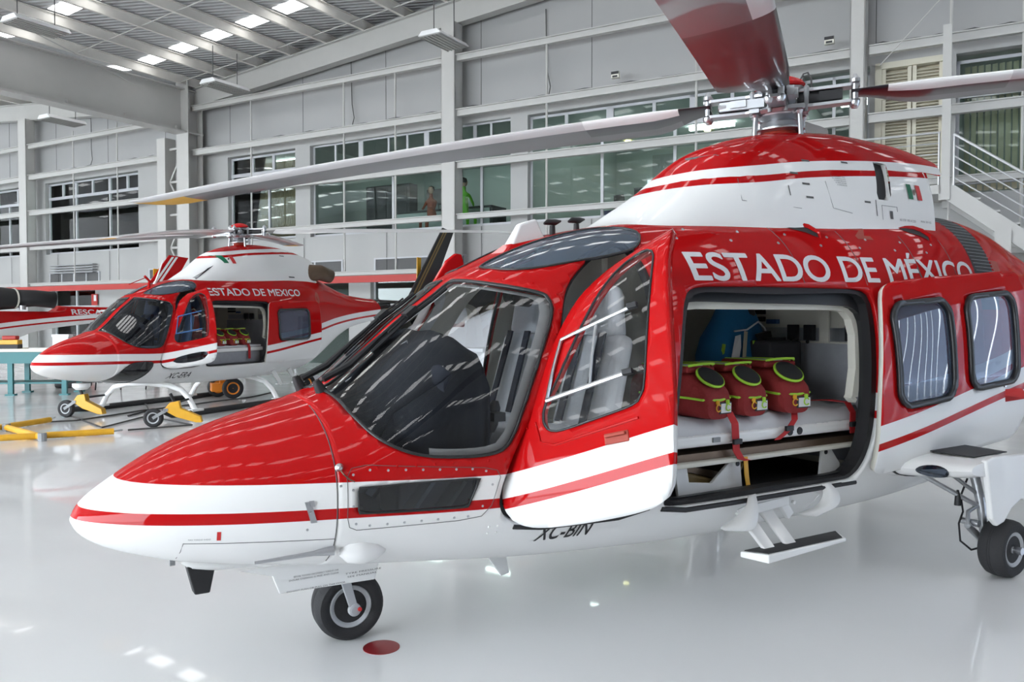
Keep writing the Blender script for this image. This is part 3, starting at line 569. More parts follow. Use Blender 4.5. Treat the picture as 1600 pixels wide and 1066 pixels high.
def blade(parent,name,ang,z0,tilt,fwd,R_=5.42,chord=.40,flipped=False,dark=False):
    """main rotor blade; ang is azimuth in design coordinates measured from aft, towards port"""
    ca,sa=math.cos(ang),math.sin(ang);er=np.array((ca,sa,0));et=np.array((sa,-ca,0))*(-1.0 if flipped else 1.0)   # leading edge side
    rs=[.43,.50,.57,.64,.72,.82,.92,1.05,1.3,1.6,2.0,2.6,3.2,3.8,4.4,4.9,5.1,5.25,5.35,5.40,5.42]
    top=[];N=12
    prof=[(1.0*(1-math.cos(math.pi*i/N))/2) for i in range(N+1)]
    V=[];
    for r_ in rs:
        if r_<1.0: k_=min(1,max(0,(r_-.45)/.40));k_=k_*k_*(3-2*k_)
        else: k_=1
        c=.16+(chord-.16)*k_; th=(.11*(1-k_)+.115*k_*1) if r_<1 else .105
        if r_>5.1: c*=max(.12,math.sqrt(max(0,1-((r_-5.1)/.325)**2)))
        le=.085 if True else 0; le=min(.25*chord,.085+.015*k_); tw=math.radians((8 if flipped else 14)-(4 if flipped else 10)*r_/5.42)
        dz=-.20*(r_/5.42)**2; zz=z0+dz; base=er*r_
        for sgn in (1,-1):
            for i,u in enumerate(prof):
                t=th*c*5*(.2969*math.sqrt(u)-.126*u-.3516*u*u+.2843*u**3-.1015*u**4)
                a=le-u*c; p=base+et*(a*math.cos(tw)-sgn*t*math.sin(tw)); z=zz+a*math.sin(tw)+sgn*t*math.cos(tw)
                V.append((p[0],p[1],z-0))
    # disc tilt towards the nose
    V=np.array(V);V[:,2]+=V[:,0]*math.tan(tilt);V=[(v[0]+HUBX,v[1],v[2]) for v in V]
    n=N+1;b=hb();F=[];mi=[]
    for i in range(len(rs)-1):
        r_=(rs[i]+rs[i+1])/2
        for s_ in (0,1):
            for j in range(N):
                a=i*2*n+s_*n+j;f=(a,a+1,a+2*n+1,a+2*n)
                if s_: f=f[::-1]
                F.append(f)
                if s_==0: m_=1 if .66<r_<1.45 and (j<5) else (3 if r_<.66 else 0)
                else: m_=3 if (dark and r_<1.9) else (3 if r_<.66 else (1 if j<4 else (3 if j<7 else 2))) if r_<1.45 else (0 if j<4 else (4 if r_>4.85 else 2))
                mi.append(m_)
        F.append((i*2*n+N,(i+1)*2*n+N,(i+1)*2*n+n+N,i*2*n+n+N));mi.append(2)
    for e in (0,len(rs)-1): F.append(tuple(e*2*n+j for j in range(n))+tuple(e*2*n+n+j for j in range(n-1,-1,-1)));mi.append(3 if e==0 else 0)
    b.add(V,F);b.m=mi
    o=b.make('rotor_blade',('bladeup','bladewht','bladelo','bladeblk','yellow'),parent,smooth=True)
    return o
HUBX=4.10
def rotor(H,az0,hz,tilt,detail=True):
    """hub and four blades; az0: design azimuth of first blade"""
    T=lambda v:(v[0]+HUBX,-v[1],v[2]+v[0]*math.tan(tilt)+hz)
    def rb(): return B(T)
    hub=bpy.data.objects.new('rotor_head',None); S.collection.objects.link(hub); hub.parent=H
    b=rb()
    for i in range(6): b.lathe((0,0,-.17+i*.016),(0,0,1),[(0,.098),(.008,.106),(.016,.098)],28)
    b.make('rubber_boot','boot',hub,smooth=True)
    rb().lathe((0,0,-.08),(0,0,1),[(0,.11),(.01,.16),(.02,.16),(.035,.10),(.06,.12),(.08,.09),(.10,.14),(.12,.15),(.14,.12),(.16,.12)],36).make('swashplate','alu',hub,smooth=True)
    b=rb(); b.lathe((0,0,.03),(0,0,1),[(0,.17),(.02,.19),(.03,.17)],8); b.lathe((0,0,.17),(0,0,1),[(0,.15),(.02,.17),(.03,.13)],8); b.lathe((0,0,-.02),(0,0,1),[(0,.07),(.24,.07)],20)
    b.make('hub_plate','alu',hub)
    rb().lathe((0,0,.20),(0,0,1),[(0,.15),(.015,.16),(.04,.14),(.065,.09),(.08,.03)],28).make('hub_cap','red',hub,smooth=True)
    for kq in range(4):
        a=az0+kq*math.pi/2;er=np.array((math.cos(a),math.sin(a),0));et=np.array((math.sin(a),-math.cos(a),0));ez=np.array((0,0,1.))
        arm=bpy.data.objects.new('blade_arm',None); S.collection.objects.link(arm); arm.parent=hub
        def P(r,t,z): return er*(r*.69 if r>.12 else r)+et*t+ez*z
        b=rb()
        for z in (.055,.155): b.prism([P(.10,-.07,z),P(.10,.07,z),P(.30,.055,z),P(.62,.06,z),P(.70,.03,z),P(.70,-.03,z),P(.62,-.06,z),P(.30,-.055,z)],ez*.022)
        b.make('grip_plate','alu',arm,bevel=.004)
        b=rb(); b.lathe(P(.16,0,.117),er,[(0,.05),(.05,.06),(.10,.045),(.2,.045),(.24,.035)],18); b.obox(P(.45,.0,.117),er*.07,et*.045,ez*.03); b.make('elastomeric_bearing','black',arm,smooth=True)
        b=rb(); b.obox(P(.33,.085,.11),er*.14,et*.02,ez*.028); b.obox(P(.36,.11,.115),er*.05,et*.014,ez*.022); b.tube([P(.2,.09,.11),P(.50,.09,.11)],.013,8); b.lathe(P(.47,.09,.11),er,[(0,.018),(.05,.022)],10); b.make('lag_damper','alu',arm)
        b=rb()
        for t in (-.035,.035):
            b.lathe(P(.655,t,.03),ez,[(0,.018),(.02,.03),(.035,.03),(.045,.02),(.14,.02),(.15,.03),(.17,.03),(.185,.016),(.20,.01)],12)
        b.make('blade_bolt','steel',arm,smooth=True)
        b=rb(); b.tube([P(.20,.13,.03),P(.21,.14,-.17)],.016,10); b.lathe(P(.205,.13,.045),(0,0,-1),[(0,.012),(.02,.024),(.045,.012)],10); b.obox(P(.21,.11,.05),er*.03,et*.05,ez*.012); b.make('pitch_link','steel',arm,smooth=True)
        b=rb(); b.tube([P(.12,.03,.10),P(.17,.10,.02),P(.20,.13,.03)],.012,6)
        for t in (-.05,.05): b.lathe(P(.24,t,.18),ez,[(-.15,.012),(.0,.02),(.015,.01)],8)
        b.make('arm_hardware','grey',arm)
    b=rb(); b.tube([(.1,.06,.22),(.12,.09,.29),(.15,.10,.30),(.17,.11,.26),(.18,.12,.12)],.006,6); b.make('hub_wire','cable',hub)
    for kq in range(4): blade(H,'rotor_blade',az0+kq*math.pi/2,hz+.117,tilt,0,flipped=(kq==2),dark=(kq==3))
def wheel(parent,c,r,wd,ax=(0,1,0),name='wheel',rimmat='rim',T=HP):
    wr=bpy.data.objects.new(name,None); S.collection.objects.link(wr); wr.parent=parent
    ax=np.array(ax,float);ax/=np.linalg.norm(ax);c=np.array(c,float)
    pr=[(-.36*wd,.56*r),(-.44*wd,.64*r),(-.5*wd,.75*r),(-.48*wd,.88*r),(-.36*wd,.97*r),(-.2*wd,r),(-.06*wd,r),(-.05*wd,.985*r),(-.03*wd,.985*r),(-.02*wd,r),(.02*wd,r),(.03*wd,.985*r),(.05*wd,.985*r),(.06*wd,r),(.2*wd,r),(.36*wd,.97*r),(.48*wd,.88*r),(.5*wd,.75*r),(.44*wd,.64*r),(.36*wd,.56*r)]
    B(T).lathe(c,ax,pr,48).make('tyre','tyre',wr,smooth=True)
    for s_ in (-1,1):
        b=B(T);b.lathe(c,ax*s_,[(.1*wd,.56*r),(.40*wd,.61*r),(.43*wd,.58*r),(.38*wd,.48*r),(.30*wd,.44*r),(.24*wd,.38*r),(.24*wd,.16*r),(.34*wd,.13*r),(.36*wd,.05*r)],36)
        b.make('wheel_rim',rimmat,wr,smooth=True)
    u=np.cross(ax,(0,0,1));u/=np.linalg.norm(u);v=np.cross(ax,u);b=B(T)
    for i in range(6):
        a=i*math.pi/3+.3
        for s_ in (-1,1): b.lathe(c+ax*s_*.20*wd+(u*math.cos(a)+v*math.sin(a))*.27*r,ax*s_,[(0,.03*r),(.03*wd,.035*r),(.05*wd,.02*r)],8)
    b.make('wheel_bolts','black',wr)
    return wr
def surftext(H,txt,x0,z0,h,xw,name,mat,slope=0,side=1,shear=0,bold=.02,off=.0025,order=1):
    V,F=txtmesh(txt,1,0,shear)
    if bold:
        n0=len(V);V0,F0=V,list(F);V=[V0];F=list(F0)
        for k_,(a_,c_) in enumerate(((bold,0),(-bold,0),(0,bold),(0,-bold),(bold*.7,bold*.7),(-bold*.7,-bold*.7),(bold*.7,-bold*.7),(-bold*.7,bold*.7))):
            V.append(V0+np.array([a_,c_,0]));F+=[tuple(i+n0*(k_+1) for i in f) for f in F0]
        V=np.vstack(V)
    mn=V.min(0);mx=V[:,:2].max(0);capH=.72
    u=(V[:,0]-mn[0])/(mx[0]-mn[0])*xw;v=V[:,1]/capH*h
    x=x0+u;z=z0+v+slope*u;y=ysurf(x,z)+off
    b=hb();b.add(np.stack([x,y*side,z],1).tolist(),F);return b.make(name,mat,H,smooth=True,recalc=False)
def flag(H,x0,z0,h,side,yf,slope=0):
    w_=h*1.55
    for i,m in enumerate(('green','white','flagred')):
        if i==1: continue
        b=hb();a=x0+i*w_/3;V=[(a+w_/3*p/4,yf(a+w_/3*p/4,z0+h*q/6)+.005,z0+h*q/6) for q in range(7) for p in range(5)]
        b.add(V,[(q*5+p,q*5+p+1,q*5+p+6,q*5+p+5) for q in range(6) for p in range(4)]);b.make('flag_panel',m,H,recalc=False)
    b=hb();xc,zc=x0+w_/2,z0+h/2;b.add([(xc+math.cos(t)*h*.13*(1+.25*math.sin(3*t)),yf(xc,zc)+.005,zc+math.sin(t)*h*.2) for t in np.linspace(0,2*math.pi,18,endpoint=False)],[tuple(range(18))]);b.make('flag_emblem','brown',H,recalc=False)
# cowling
CW=pchip('2.5:.16,2.62:.30,2.8:.40,3.1:.47,3.5:.52,4.2:.54,5.0:.52,5.6:.46,5.95:.40'); CT=pchip('2.5:1.985,2.64:2.01,2.92:2.165,3.12:2.30,3.30:2.445,3.40:2.51,3.5:2.55,3.65:2.60,4.1:2.685,4.5:2.715,4.9:2.71,5.36:2.67,5.68:2.60,5.95:2.53')
CQ=pchip('2.5:2.20,2.8:2.25,3.1:2.275,3.28:2.285,3.81:2.356,4.5:2.426,5.1:2.47,5.9:2.50')
CN=lambda x:2.35+0*np.asarray(x); CB=lambda x:ZM(x)+.35
def ycowl(x,z):
    zt=CT(x);u=np.clip((z-1.95)/(zt-1.95),0,1);n=2.35;return CW(x)*(1-u**n)**(1/n)
def helicopter(name,x0,y0,th,zlift,label,detail,kind):
    H=empty(name,(x0,y0,zlift),math.radians(th),label=label,cat='helicopter')
    skin='dark_skin' if kind=='dark' else 'skin'
    step,nh=(.03,60) if detail==2 else ((.045,44) if detail==1 else (.08,26))
    sk=bodyskin(step,nh)
    if kind=='stripped': sk.V[:,2]=np.where((sk.V[:,0]>3.2)&(sk.V[:,0]<7.95),np.minimum(sk.V[:,2],1.66),sk.V[:,2])
    full=kind in('near','far')
    seals=[]
    def cutpane(sk,fn,name,glass,seal=.012,keep=True):
        sk,ins=sk.split(fn(0)); ring,pane=ins.split(fn(-seal)); seals.append(ring)
        if keep: skmake(pane,name,(glass,),H)
        return sk
    def sidefn(P,side): return lambda o_:fside(P,side,o_)
    if full:
        for s_ in (1,-1):
            sk=cutpane(sk,lambda o_,s_=s_:fwind(s_,o_),'windscreen','glass' if kind=='near' else 'chin',.012)
            sk=cutpane(sk,lambda o_,s_=s_:froof(s_,o_),'roof_window','tint',.008)
            sk=cutpane(sk,sidefn(PC if kind=='near' else PCF,s_),'chin_window','chin',.006)
        sk,door=sk.split(fside(PD,1)); sk,cab=sk.split(fside(PB,1))
        sk=cutpane(sk,sidefn(PDW,-1),'side_window','glass',.012)
        sk=cutpane(sk,sidefn(PS1,-1),'side_window','sideglass',.03); sk=cutpane(sk,sidefn(PS2,-1),'side_window','sideglass',.03)
        if kind=='near':   # intake grille band on the shoulder
            PG=np.array([(5.28,1.2),(5.60,1.2),(5.50,3),(5.18,3)]);sk,gr=sk.split(fside(PG,0));
            gr,rest=gr.split(lambda V:1.55-V[:,2]);   # inside = above 1.55
            skmake(gr,'fuselage',(skin,'cream'),H); skmake(rest,'intake_grille',('mesh',),H)
            g=hb()
            for i in range(26):
                z=1.62+i*.024
                if z<2.2: g.tube([(x,float(ysurf(x,z))+.003,z) for x in np.linspace(5.18+.0+.08*(2.2-z)/.65*2,5.50+.08*(2.2-z)/.65*2,8)],.0025,4)
            g.make('grille_wire','grey',H)
        # nose cone is a separate removable shell
        sk,nose=sk.split(lambda V:V[:,0]-.90+.0*V[:,2]); sk_noz=nose
        skmake(nose,'nose_cone',(skin,),H); 
        if kind=='far': boom,sk=sk.split(lambda V:V[:,0]-8.55+.35*(V[:,2]-1.5)**2*4); skmake(boom,'tail_boom',('dark_skin',),H)
        skmake(sk,'fuselage',(skin,'cream'),H,thick=.03,rim=0)
        for r_ in seals: skmake(r_,'window_seal',('gasket',),H,thick=.012,off=0)
        seals.clear()
        # ---- cockpit door, swung open
        ang=math.radians(66 if kind=='near' else 40); OP=(1.6,.68,.7); AX=(.36,-.04,.9)
        TD=lambda V:rotax(np.asarray(V,float),OP,AX,ang)
        D=bpy.data.objects.new('cockpit_door',None); S.collection.objects.link(D); D.parent=H
        door,dw=door.split(fside(PDW,1)); ring,pane=dw.split(fside(PDW,1,-.008))
        if kind=='far':
            door,dl=door.split(fside(PDL,1)); skmake(dl,'lower_window',('chin',),D,T=TD)
        skmake(door,'door_panel',(skin,'cream'),D,thick=.035,T=TD); skmake(ring,'window_seal',('gasket',),D,T=TD,thick=.008,off=0); skmake(pane,'door_window',('glass',),D,T=TD)
        DT=lambda v:HP(TD(np.array([v]))[0])
        def dpt(x,z,o_=.012): return (x,float(ysurf(x,z))+o_,z)
        fr=B(DT); 
        for a,b_,r_ in (((1.850,1.10),(2.25,1.126),.011),((1.85,1.10),(1.925,1.372),.008),((1.925,1.372),(2.29,1.416),.009),((2.068,1.11),(2.11,1.395),.006)):
            fr.tube([dpt(a[0]+(b_[0]-a[0])*t,a[1]+(b_[1]-a[1])*t) for t in np.linspace(0,1,9)],r_,8)
        fr.make('vent_window_frame','steel' if kind=='near' else 'blueband',D,smooth=True)
        for a in ((2.25,1.126),(2.29,1.416)):
            c=dpt(*a,.018);fr=B(DT);fr.box(c[0]-.022,c[0]+.022,c[1]-.012,c[1]+.012,c[2]-.012,c[2]+.012);fr.make('latch','black',D,bevel=.003)
        if kind=='near':
            hd=B(DT);c=dpt(2.17,.872,.004);hd.box(c[0]-.055,c[0]+.05,c[1]-.004,c[1]+.006,c[2]-.02,c[2]+.026);hd.box(c[0]-.05,c[0]+.04,c[1]+.006,c[1]+.02,c[2]+.006,c[2]+.02);hd.make('door_handle','boot',D,bevel=.005)
            hd=B(DT);hd.tube([dpt(1.78,1.02,.003),dpt(1.80,.93,.003),dpt(1.87,.905,.003),dpt(2.27,.935,.003)],.006,6);hd.make('pressed_rib','red',D,smooth=True)
        # hinge-side black seals round both openings
        b=hb();ringplate(b,shrink(PD,-.004),shrink(PD,.030),.032,.075);b.make('door_seal','black',H)
        b=hb();ringplate(b,shrink(PB,-.004),shrink(PB,.045),.030,.085);b.make('door_seal','black',H)
        Pi=chaikin([(2.53,.66),(2.53,.60),(2.7,.60),(3.8,.60),(3.90,.62),(3.98,.8),(4.02,1.2),(4.01,1.48),(3.96,1.55),(3.85,1.575),(2.80,1.585),(2.65,1.58),(2.58,1.53),(2.55,1.4),(2.54,1.0)],2)
        b=hb();ringplate(b,shrink(PB,.03),shrink(Pi,.01),.085,.12);b.make('door_rail','gasket',H)
        # cream inner frame: upper band and rear post
        b=hb();pt=lambda x,z,o_:(x,float(ysurf(x,z))-o_,z)
        path=[(2.56,1.42),(2.58,1.50),(2.64,1.555),(2.75,1.565)]+[(x,1.565) for x in np.linspace(2.9,3.8,8)]+[(3.91,1.555),(3.97,1.50),(3.995,1.40),(3.99,1.2),(3.96,1.04),(3.945,1.02)]
        for (xa,za),(xb,zb) in zip(path[:-1],path[1:]):
            dx,dz=xb-xa,zb-za;L=math.hypot(dx,dz);nx,nz=-dz/L*.026,dx/L*.026;e=.12
            q=[pt(xa+nx,za+nz,e),pt(xb+nx,zb+nz,e),pt(xb-nx,zb-nz,e),pt(xa-nx,za-nz,e)];q2=[(p[0],p[1]-.05,p[2]) for p in q]
            b.add(q+q2,[(0,1,2,3),(7,6,5,4),(0,4,5,1),(1,5,6,2),(2,6,7,3),(3,7,4,0)])
        b.make('inner_door_frame','cream',H)
        # ---- sliding cabin door, slid aft and out
        SD=bpy.data.objects.new('sliding_door',None); S.collection.objects.link(SD); SD.parent=H
        if kind=='near': TS=lambda V:rotax(np.asarray(V,float),(2.44,.8,1.1),(0,-1,0),math.radians(4.2))+np.array([1.45,.095,.03])
        else: TS=lambda V:rotax(np.asarray(V,float),(2.44,.8,1.1),(0,-1,0),math.radians(1))+np.array([1.35,.07,.0])
        cab.q=cab.q+ (.02 if kind=='near' else 0)
        for P in ((PS1,PS2) if kind=='near' else (rr(2.75,3.65,.95,1.52,.12),)):
            cab,wn_=cab.split(fside(P,1)); ring,pane=wn_.split(fside(P,1,-.03)); skmake(ring,'window_frame',('gasket',),SD,T=TS,thick=.03,off=.6); skmake(pane,'door_window',('sideglass',),SD,T=TS)
        skmake(cab,'door_panel',(skin,'cream'),SD,thick=.03,T=TS,rim=1)
        DT2=lambda v:HP(TS(np.array([v]))[0])
        if kind=='near':
            hd=B(DT2);x,z=3.76,.90;y=float(ysurf(x,z));hd.add([(x-.05,y,z-.02),(x+.10,y+.055,z-.03),(x+.11,y+.05,z-.055),(x-.05,y,z-.06),(x-.05,y+.0,z+.02),(x+.05,y+.05,z+.02)],[(0,1,5,4),(0,3,2,1),(1,2,5),(4,5,2,3)]);hd.make('door_handle','flagred',SD)
            hd=B(DT2);hd.lathe((3.70,float(ysurf(3.7,.93)),.945),(0,1,0),[(0,.012),(.01,.01)],10);hd.make('door_lock','steel',SD)
        # ---- cabin interior
        b=hb();X_=np.linspace(1.3,5.4,24);P=[(x,float(ysurf(x,.53))-.05,.52) for x in X_];b.prism(P+[(x,-y,z) for x,y,z in P[::-1]],(0,0,.035));b.make('cabin_floor','floorgrey',H)
        b=hb();Z_=np.linspace(.54,1.98,16);P=[(4.30,float(ysurf(4.3,min(2.12,z+.07*max(0,(z-1.2)))))-.06,z-.03) for z in Z_];b.prism(P+[(x,-y,z) for x,y,z in P[::-1]],(.04,0,0));b.make('rear_bulkhead','cream',H)
        b=hb();b.box(2.50,2.53,-.72,.30,.55,.9);b.box(2.52,2.56,-.5,.16,.9,1.9) if kind=='near' else None;b.make('partition','cream',H)
        xs=list(np.linspace(2.5,4.3,30));V=[];F=[];zz=[(-1,.56),(-1,.75),(-1,1.0),(-1,1.2),(-1,1.35),(-1,1.5),(-1,1.62),(-1,1.74),(-1,1.83),(-1,1.9)]
        for x in xs:
            row=[(x,-(float(ysurf(x,z))-.055),z) for _,z in zz]+[(x,y,min(float(zroof(x,y)),2.05)-.06) for y in np.linspace(-.42,.50,8)]+[(x,float(ysurf(x,z))-.055,z) for z in (1.86,1.78,1.70)]
            V+=row
        n=len(row);F=[(i*n+j,(i+1)*n+j,(i+1)*n+j+1,i*n+j+1) for i in range(len(xs)-1) for j in range(n-1)]
        b=hb();b.add(V,F);b.make('cabin_liner','cream',H,recalc=False,smooth=True)
        b=hb();b.box(4.27,4.30,-.45,.66,.60,1.33);b.make('vinyl_wall_panel','greyc',H)
        b=hb();b.box(4.275,4.30,-.42,.66,1.345,1.43);b.make('equipment_rail','alu',H)
        for y in (-.0,.13,.44):
            b=hb();b.box(4.235,4.275,y-.035,y+.035,1.35,1.45);b.lathe((4.24,y,1.34),(-1,0,0),[(0,.013),(.01,.013)],10);b.make('rail_clip','black',H,bevel=.01)
        b=hb();b.box(4.26,4.275,.20,.27,1.34,1.70);b.make('liner_strap','cream',H)
        for z in (1.49,1.54):
            b=hb();b.box(4.26,4.30,-.42,-.27,z-.02,z+.012);b.make('air_grille','black',H)
            b=hb();b.box(4.26,4.30,.44,.56,z-.03,z+.0);b.make('air_grille','black',H)
        b=hb();b.box(4.27,4.30,-.24,-.15,1.455,1.485);b.make('switch_panel','blueband',H)
        # cockpit
        seatm='leather' if kind=='near' else 'leather2'
        seat(H,2.24,.34,seatm); seat(H,2.24,-.34,seatm)
        b=hb();D_=[(1.10,.62,1.08),(1.22,.60,1.22),(1.36,.56,1.36),(1.50,.50,1.43),(1.60,.46,1.40),(1.64,.46,1.30),(1.62,.5,.85)]
        sect=[]
        for x,hw,z in D_:
            hw=min(hw,float(ysurf(x,min(z,1.3)))-.05 if z<1.35 else hw)
            sect.append([(x,hw*t,z-.10*abs(t)**2.2-(.03 if abs(t)>.98 else 0)+.008*math.sin(9*t+x*7)) for t in np.linspace(-1,1,21)])
        V=[p for s_ in sect for p in s_];n=21;F=[(i*n+j,i*n+j+1,(i+1)*n+j+1,(i+1)*n+j) for i in range(len(sect)-1) for j in range(n-1)]
        b.add(V,F)
        for t,sg in ((0,1),(20,-1)):
            P=[s_[t] for s_ in sect];b.add(P+[(p[0],p[1],.84) for p in P],[(i,i+1,len(P)+i+1,len(P)+i) for i in range(len(P)-1)])
        b.make('instrument_cover','cloth',H,smooth=True,solid=.02)
        if kind=='near':
            b=hb();b.tube([(1.18,-.1+.0*t,1.19) for t in (0,)]+[(x,y,z+.012) for x,y,z in [(1.40,.12,1.375),(1.36,.24,1.325),(1.33,.36,1.26),(1.34,.46,1.16)]],.004,6);b.make('cover_cord','alu',H)
            b=hb();b.tube([(1.55,.18,1.40),(1.545,.05,1.43)],.003,6);b.make('cover_cord','alu',H)
        for y in (.34,-.34):
            b=hb();b.tube([(1.62,y,.56),(1.66,y,.8),(1.72,y,.98)],.018,8);b.lathe((1.72,y,.96),(.2,0,1),[(0,.02),(.04,.032),(.12,.03),(.15,.015)],12);b.obox((1.715,y+.05,1.04),(.03,0,0),(0,.05,0),(0,0,.02));b.make('cyclic_stick','black',H,smooth=True)
            b=hb();b.beam((1.35,y-.12,.60),(1.50,y-.12,.78),.09,.02);b.beam((1.35,y+.12,.60),(1.50,y+.12,.78),.09,.02);b.make('pedals','alu',H)
        b=hb();b.box(1.35,2.2,-.11,.11,.55,.86);b.make('centre_console','grey',H,bevel=.02)
        b=hb();b.tube([(2.0,.05,1.80),(2.02,.0,1.70),(2.04,-.02,1.62)],.02,8);b.lathe((2.04,-.02,1.62),(1,0,0),[(0,.05),(.06,.06),(.08,.03)],12);b.lathe((2.04,.09,1.60),(1,0,0),[(0,.045),(.06,.05),(.08,.02)],12);b.make('headset','black',H,smooth=True)
        b=hb();b.beam((2.02,.24,1.74),(2.16,.24,1.30),.003,.003);b.tube([(2.1,.3,1.70),(2.12,.3,1.55),(2.13,.29,1.3),(2.17,.25,1.12)],.005,6);b.make('headset_cord','cable',H)
        # pale trim round the windscreen inside
        for s_ in (1,-1):
            ib=bodyskin(.045,44,2.2);ib.V[:,1]*=.955;ib.V[:,2]=ZM(ib.V[:,0])+(ib.V[:,2]-ZM(ib.V[:,0]))*.965
            _,a_=ib.split(fwind(s_,.03,.045));fr_,_=a_.split(fwind(s_,-.035));fr_,_b=fr_.split(lambda V:1.28-V[:,0]);fr_=_b;fr_.q=None
            skmake(fr_,'windscreen_trim',('lamp',),H)
    else:
        skmake(sk,'fuselage',(skin,),H)
    # ---- cowling
    if kind in('near','far','dark'):
        xs=list(np.arange(2.5,5.86,.05));V=[];n=48
        a=np.linspace(0,math.pi,600)
        for x in xs:
            zt=float(CT(x));w_=float(CW(x));nn=2.35;y=w_*np.sign(np.cos(a))*np.abs(np.cos(a))**(2/nn);z=1.95+(zt-1.95)*np.sin(a)**(2/nn)
            L=np.concatenate([[0],np.cumsum(np.hypot(np.diff(y),np.diff(z)))]);q=np.linspace(0,L[-1],n);yy=np.interp(q,L,y);zz=np.interp(q,L,z)
            lean=np.where(x>5.4,(zz-2.2)*.25*(x-5.4)/.45,0)
            V.append(np.stack([x+lean,yy,zz],1))
        V=np.vstack(V);F=[(i*n+j,i*n+j+1,(i+1)*n+j+1,(i+1)*n+j) for i in range(len(xs)-1) for j in range(n-1)];F.append(tuple((len(xs)-1)*n+j for j in range(n)))
        q_=V[:,2]-CQ(V[:,0])-(.15 if kind=='far' else 0);cs=Sk(V,F,np.where(q_>0,q_*1.75,q_))
        if kind=='near': cs,_=cs.split(lambda V:np.maximum(V[:,2]-2.462,5.27-.5*np.abs(V[:,1])-V[:,0]))if False else cs.split(lambda V:-np.maximum(np.minimum(2.462-V[:,2],V[:,0]-5.27+.5*np.abs(V[:,1])),V[:,0]-5.66+.95*np.abs(V[:,1])))
        if kind=='near':
            PO=np.array([(4.38,2.226),(4.53,2.226),(4.60,2.478),(4.463,2.477)]); cs,hole=cs.split(fside(PO,1)); skmake(hole,'exhaust_louvre',('black',),H,T=lambda V:V-np.array([0,.035,0]))
            b=hb();P=[(4.38,2.226),(4.53,2.226),(4.60,2.478),(4.463,2.477)]
            for (xa,za),(xb,zb) in zip(P,P[1:]+P[:1]): b.quad((xa,float(ycowl(xa,za)),za),(xb,float(ycowl(xb,zb)),zb),(xb,float(ycowl(xb,zb))-.06,zb),(xa,float(ycowl(xa,za))-.06,za))
            b.make('louvre_edge','white',H)
        skmake(cs,'cowling',(skin,),H)
        if kind=='near':
            b=hb();Y_=np.linspace(-.5,.5,17);V=[];Z_=np.linspace(2.0,2.462,6)
            for y in Y_:
                for z in Z_: V.append((5.265-.5*abs(y),y*min(1,float(ycowl(5.0,z))/.5),z))
            b.add(V,[(i*6+j,i*6+j+1,(i+1)*6+j+1,(i+1)*6+j) for i in range(16) for j in range(5)]);b.make('cowling_back','white',H,solid=.01)
        # overhanging rear cap tip
        b=hb();b.prism([(5.25,.30,2.48),(5.66,.0,2.55),(5.25,-.30,2.48)],(0,0,-.02));b.make('cowling_tip','red' if kind!='dark' else 'black',H,bevel=.01)
        if kind!='dark':
            if kind=='near': flag(H,4.73,2.255,.10,1,lambda x,z:float(ycowl(x-.02,z)))
            else: flag(H,3.28,2.30,.14,1,lambda x,z:float(ycowl(x,z)))
    # ---- tail
    ex,ez_=(.75,.45) if kind=='far' else (0,0)
    b=hb();b.add([(10.1,.03,1.75),(11.0+ex*.3,.03,1.74),(12.0+ex,.02,3.30+ez_),(11.35+ex,.02,3.35+ez_),(10.1,-.03,1.75),(11.0+ex*.3,-.03,1.74),(12.0+ex,-.02,3.30+ez_),(11.35+ex,-.02,3.35+ez_)],[(0,1,2,3),(7,6,5,4),(0,4,5,1),(1,5,6,2),(2,6,7,3),(3,7,4,0)])
    b.add([(10.2,.03,1.6),(10.8,.03,1.6),(11.2,.02,.95),(10.9,.02,.95),(10.2,-.03,1.6),(10.8,-.03,1.6),(11.2,-.02,.95),(10.9,-.02,.95)],[(3,2,1,0),(4,5,6,7),(1,5,4,0),(2,6,5,1),(3,7,6,2),(0,4,7,3)])
    b.make('tail_fin','red' if kind!='far' else 'black',H,bevel=.01)
    b=hb()
    for k_,mm in ((.0,0),(.12,1)):
        b.add([(10.35+k_*1.2,.036,1.9),(11.42+ex*.95+k_*1.1,.028,3.3+ez_*.95),(11.50+ex*.95+k_*1.1,.028,3.3+ez_*.95),(10.44+k_*1.2,.036,1.9)],[(0,1,2,3)])
    b.make('fin_stripe','white' if kind!='far' else 'gold',H)
    b=hb();b.add([(9.0,.22,1.66),(9.5,.22,1.66),(9.55,1.35,1.70),(9.2,1.35,1.70),(9.0,.22,1.70),(9.5,.22,1.70),(9.55,1.35,1.73),(9.2,1.35,1.73)],[(0,1,2,3),(7,6,5,4),(0,4,5,1),(1,5,6,2),(2,6,7,3),(3,7,4,0)]);b.add([(x,-y,z) for x,y,z in [(9.0,.22,1.66),(9.5,.22,1.66),(9.55,1.35,1.70),(9.2,1.35,1.70),(9.0,.22,1.70),(9.5,.22,1.70),(9.55,1.35,1.73),(9.2,1.35,1.73)]],[(3,2,1,0),(4,5,6,7),(1,5,4,0),(2,6,5,1),(3,7,6,2),(0,4,7,3)]);b.make('stabiliser','white' if kind!='dark' else 'black',H)
    tr=bpy.data.objects.new('tail_rotor',None);S.collection.objects.link(tr);tr.parent=H
    for s_ in (1,-1):
        b=hb();b.box(10.93,11.07,-.14,-.12,1.8,1.8);b=hb();b.prism([(10.9,-.14,1.95+s_*.1),(11.1,-.14,1.95+s_*.1),(11.12,-.14,1.95+s_*.98),(10.92,-.14,1.95+s_*.98)],(0,.02,0));b.make('tail_rotor_blade','yellow',tr)
    b=hb();b.lathe((11.0,0,1.95),(0,-1,0),[(0,.06),(.2,.05)],12);b.make('tail_rotor_hub','grey',tr)
    return H
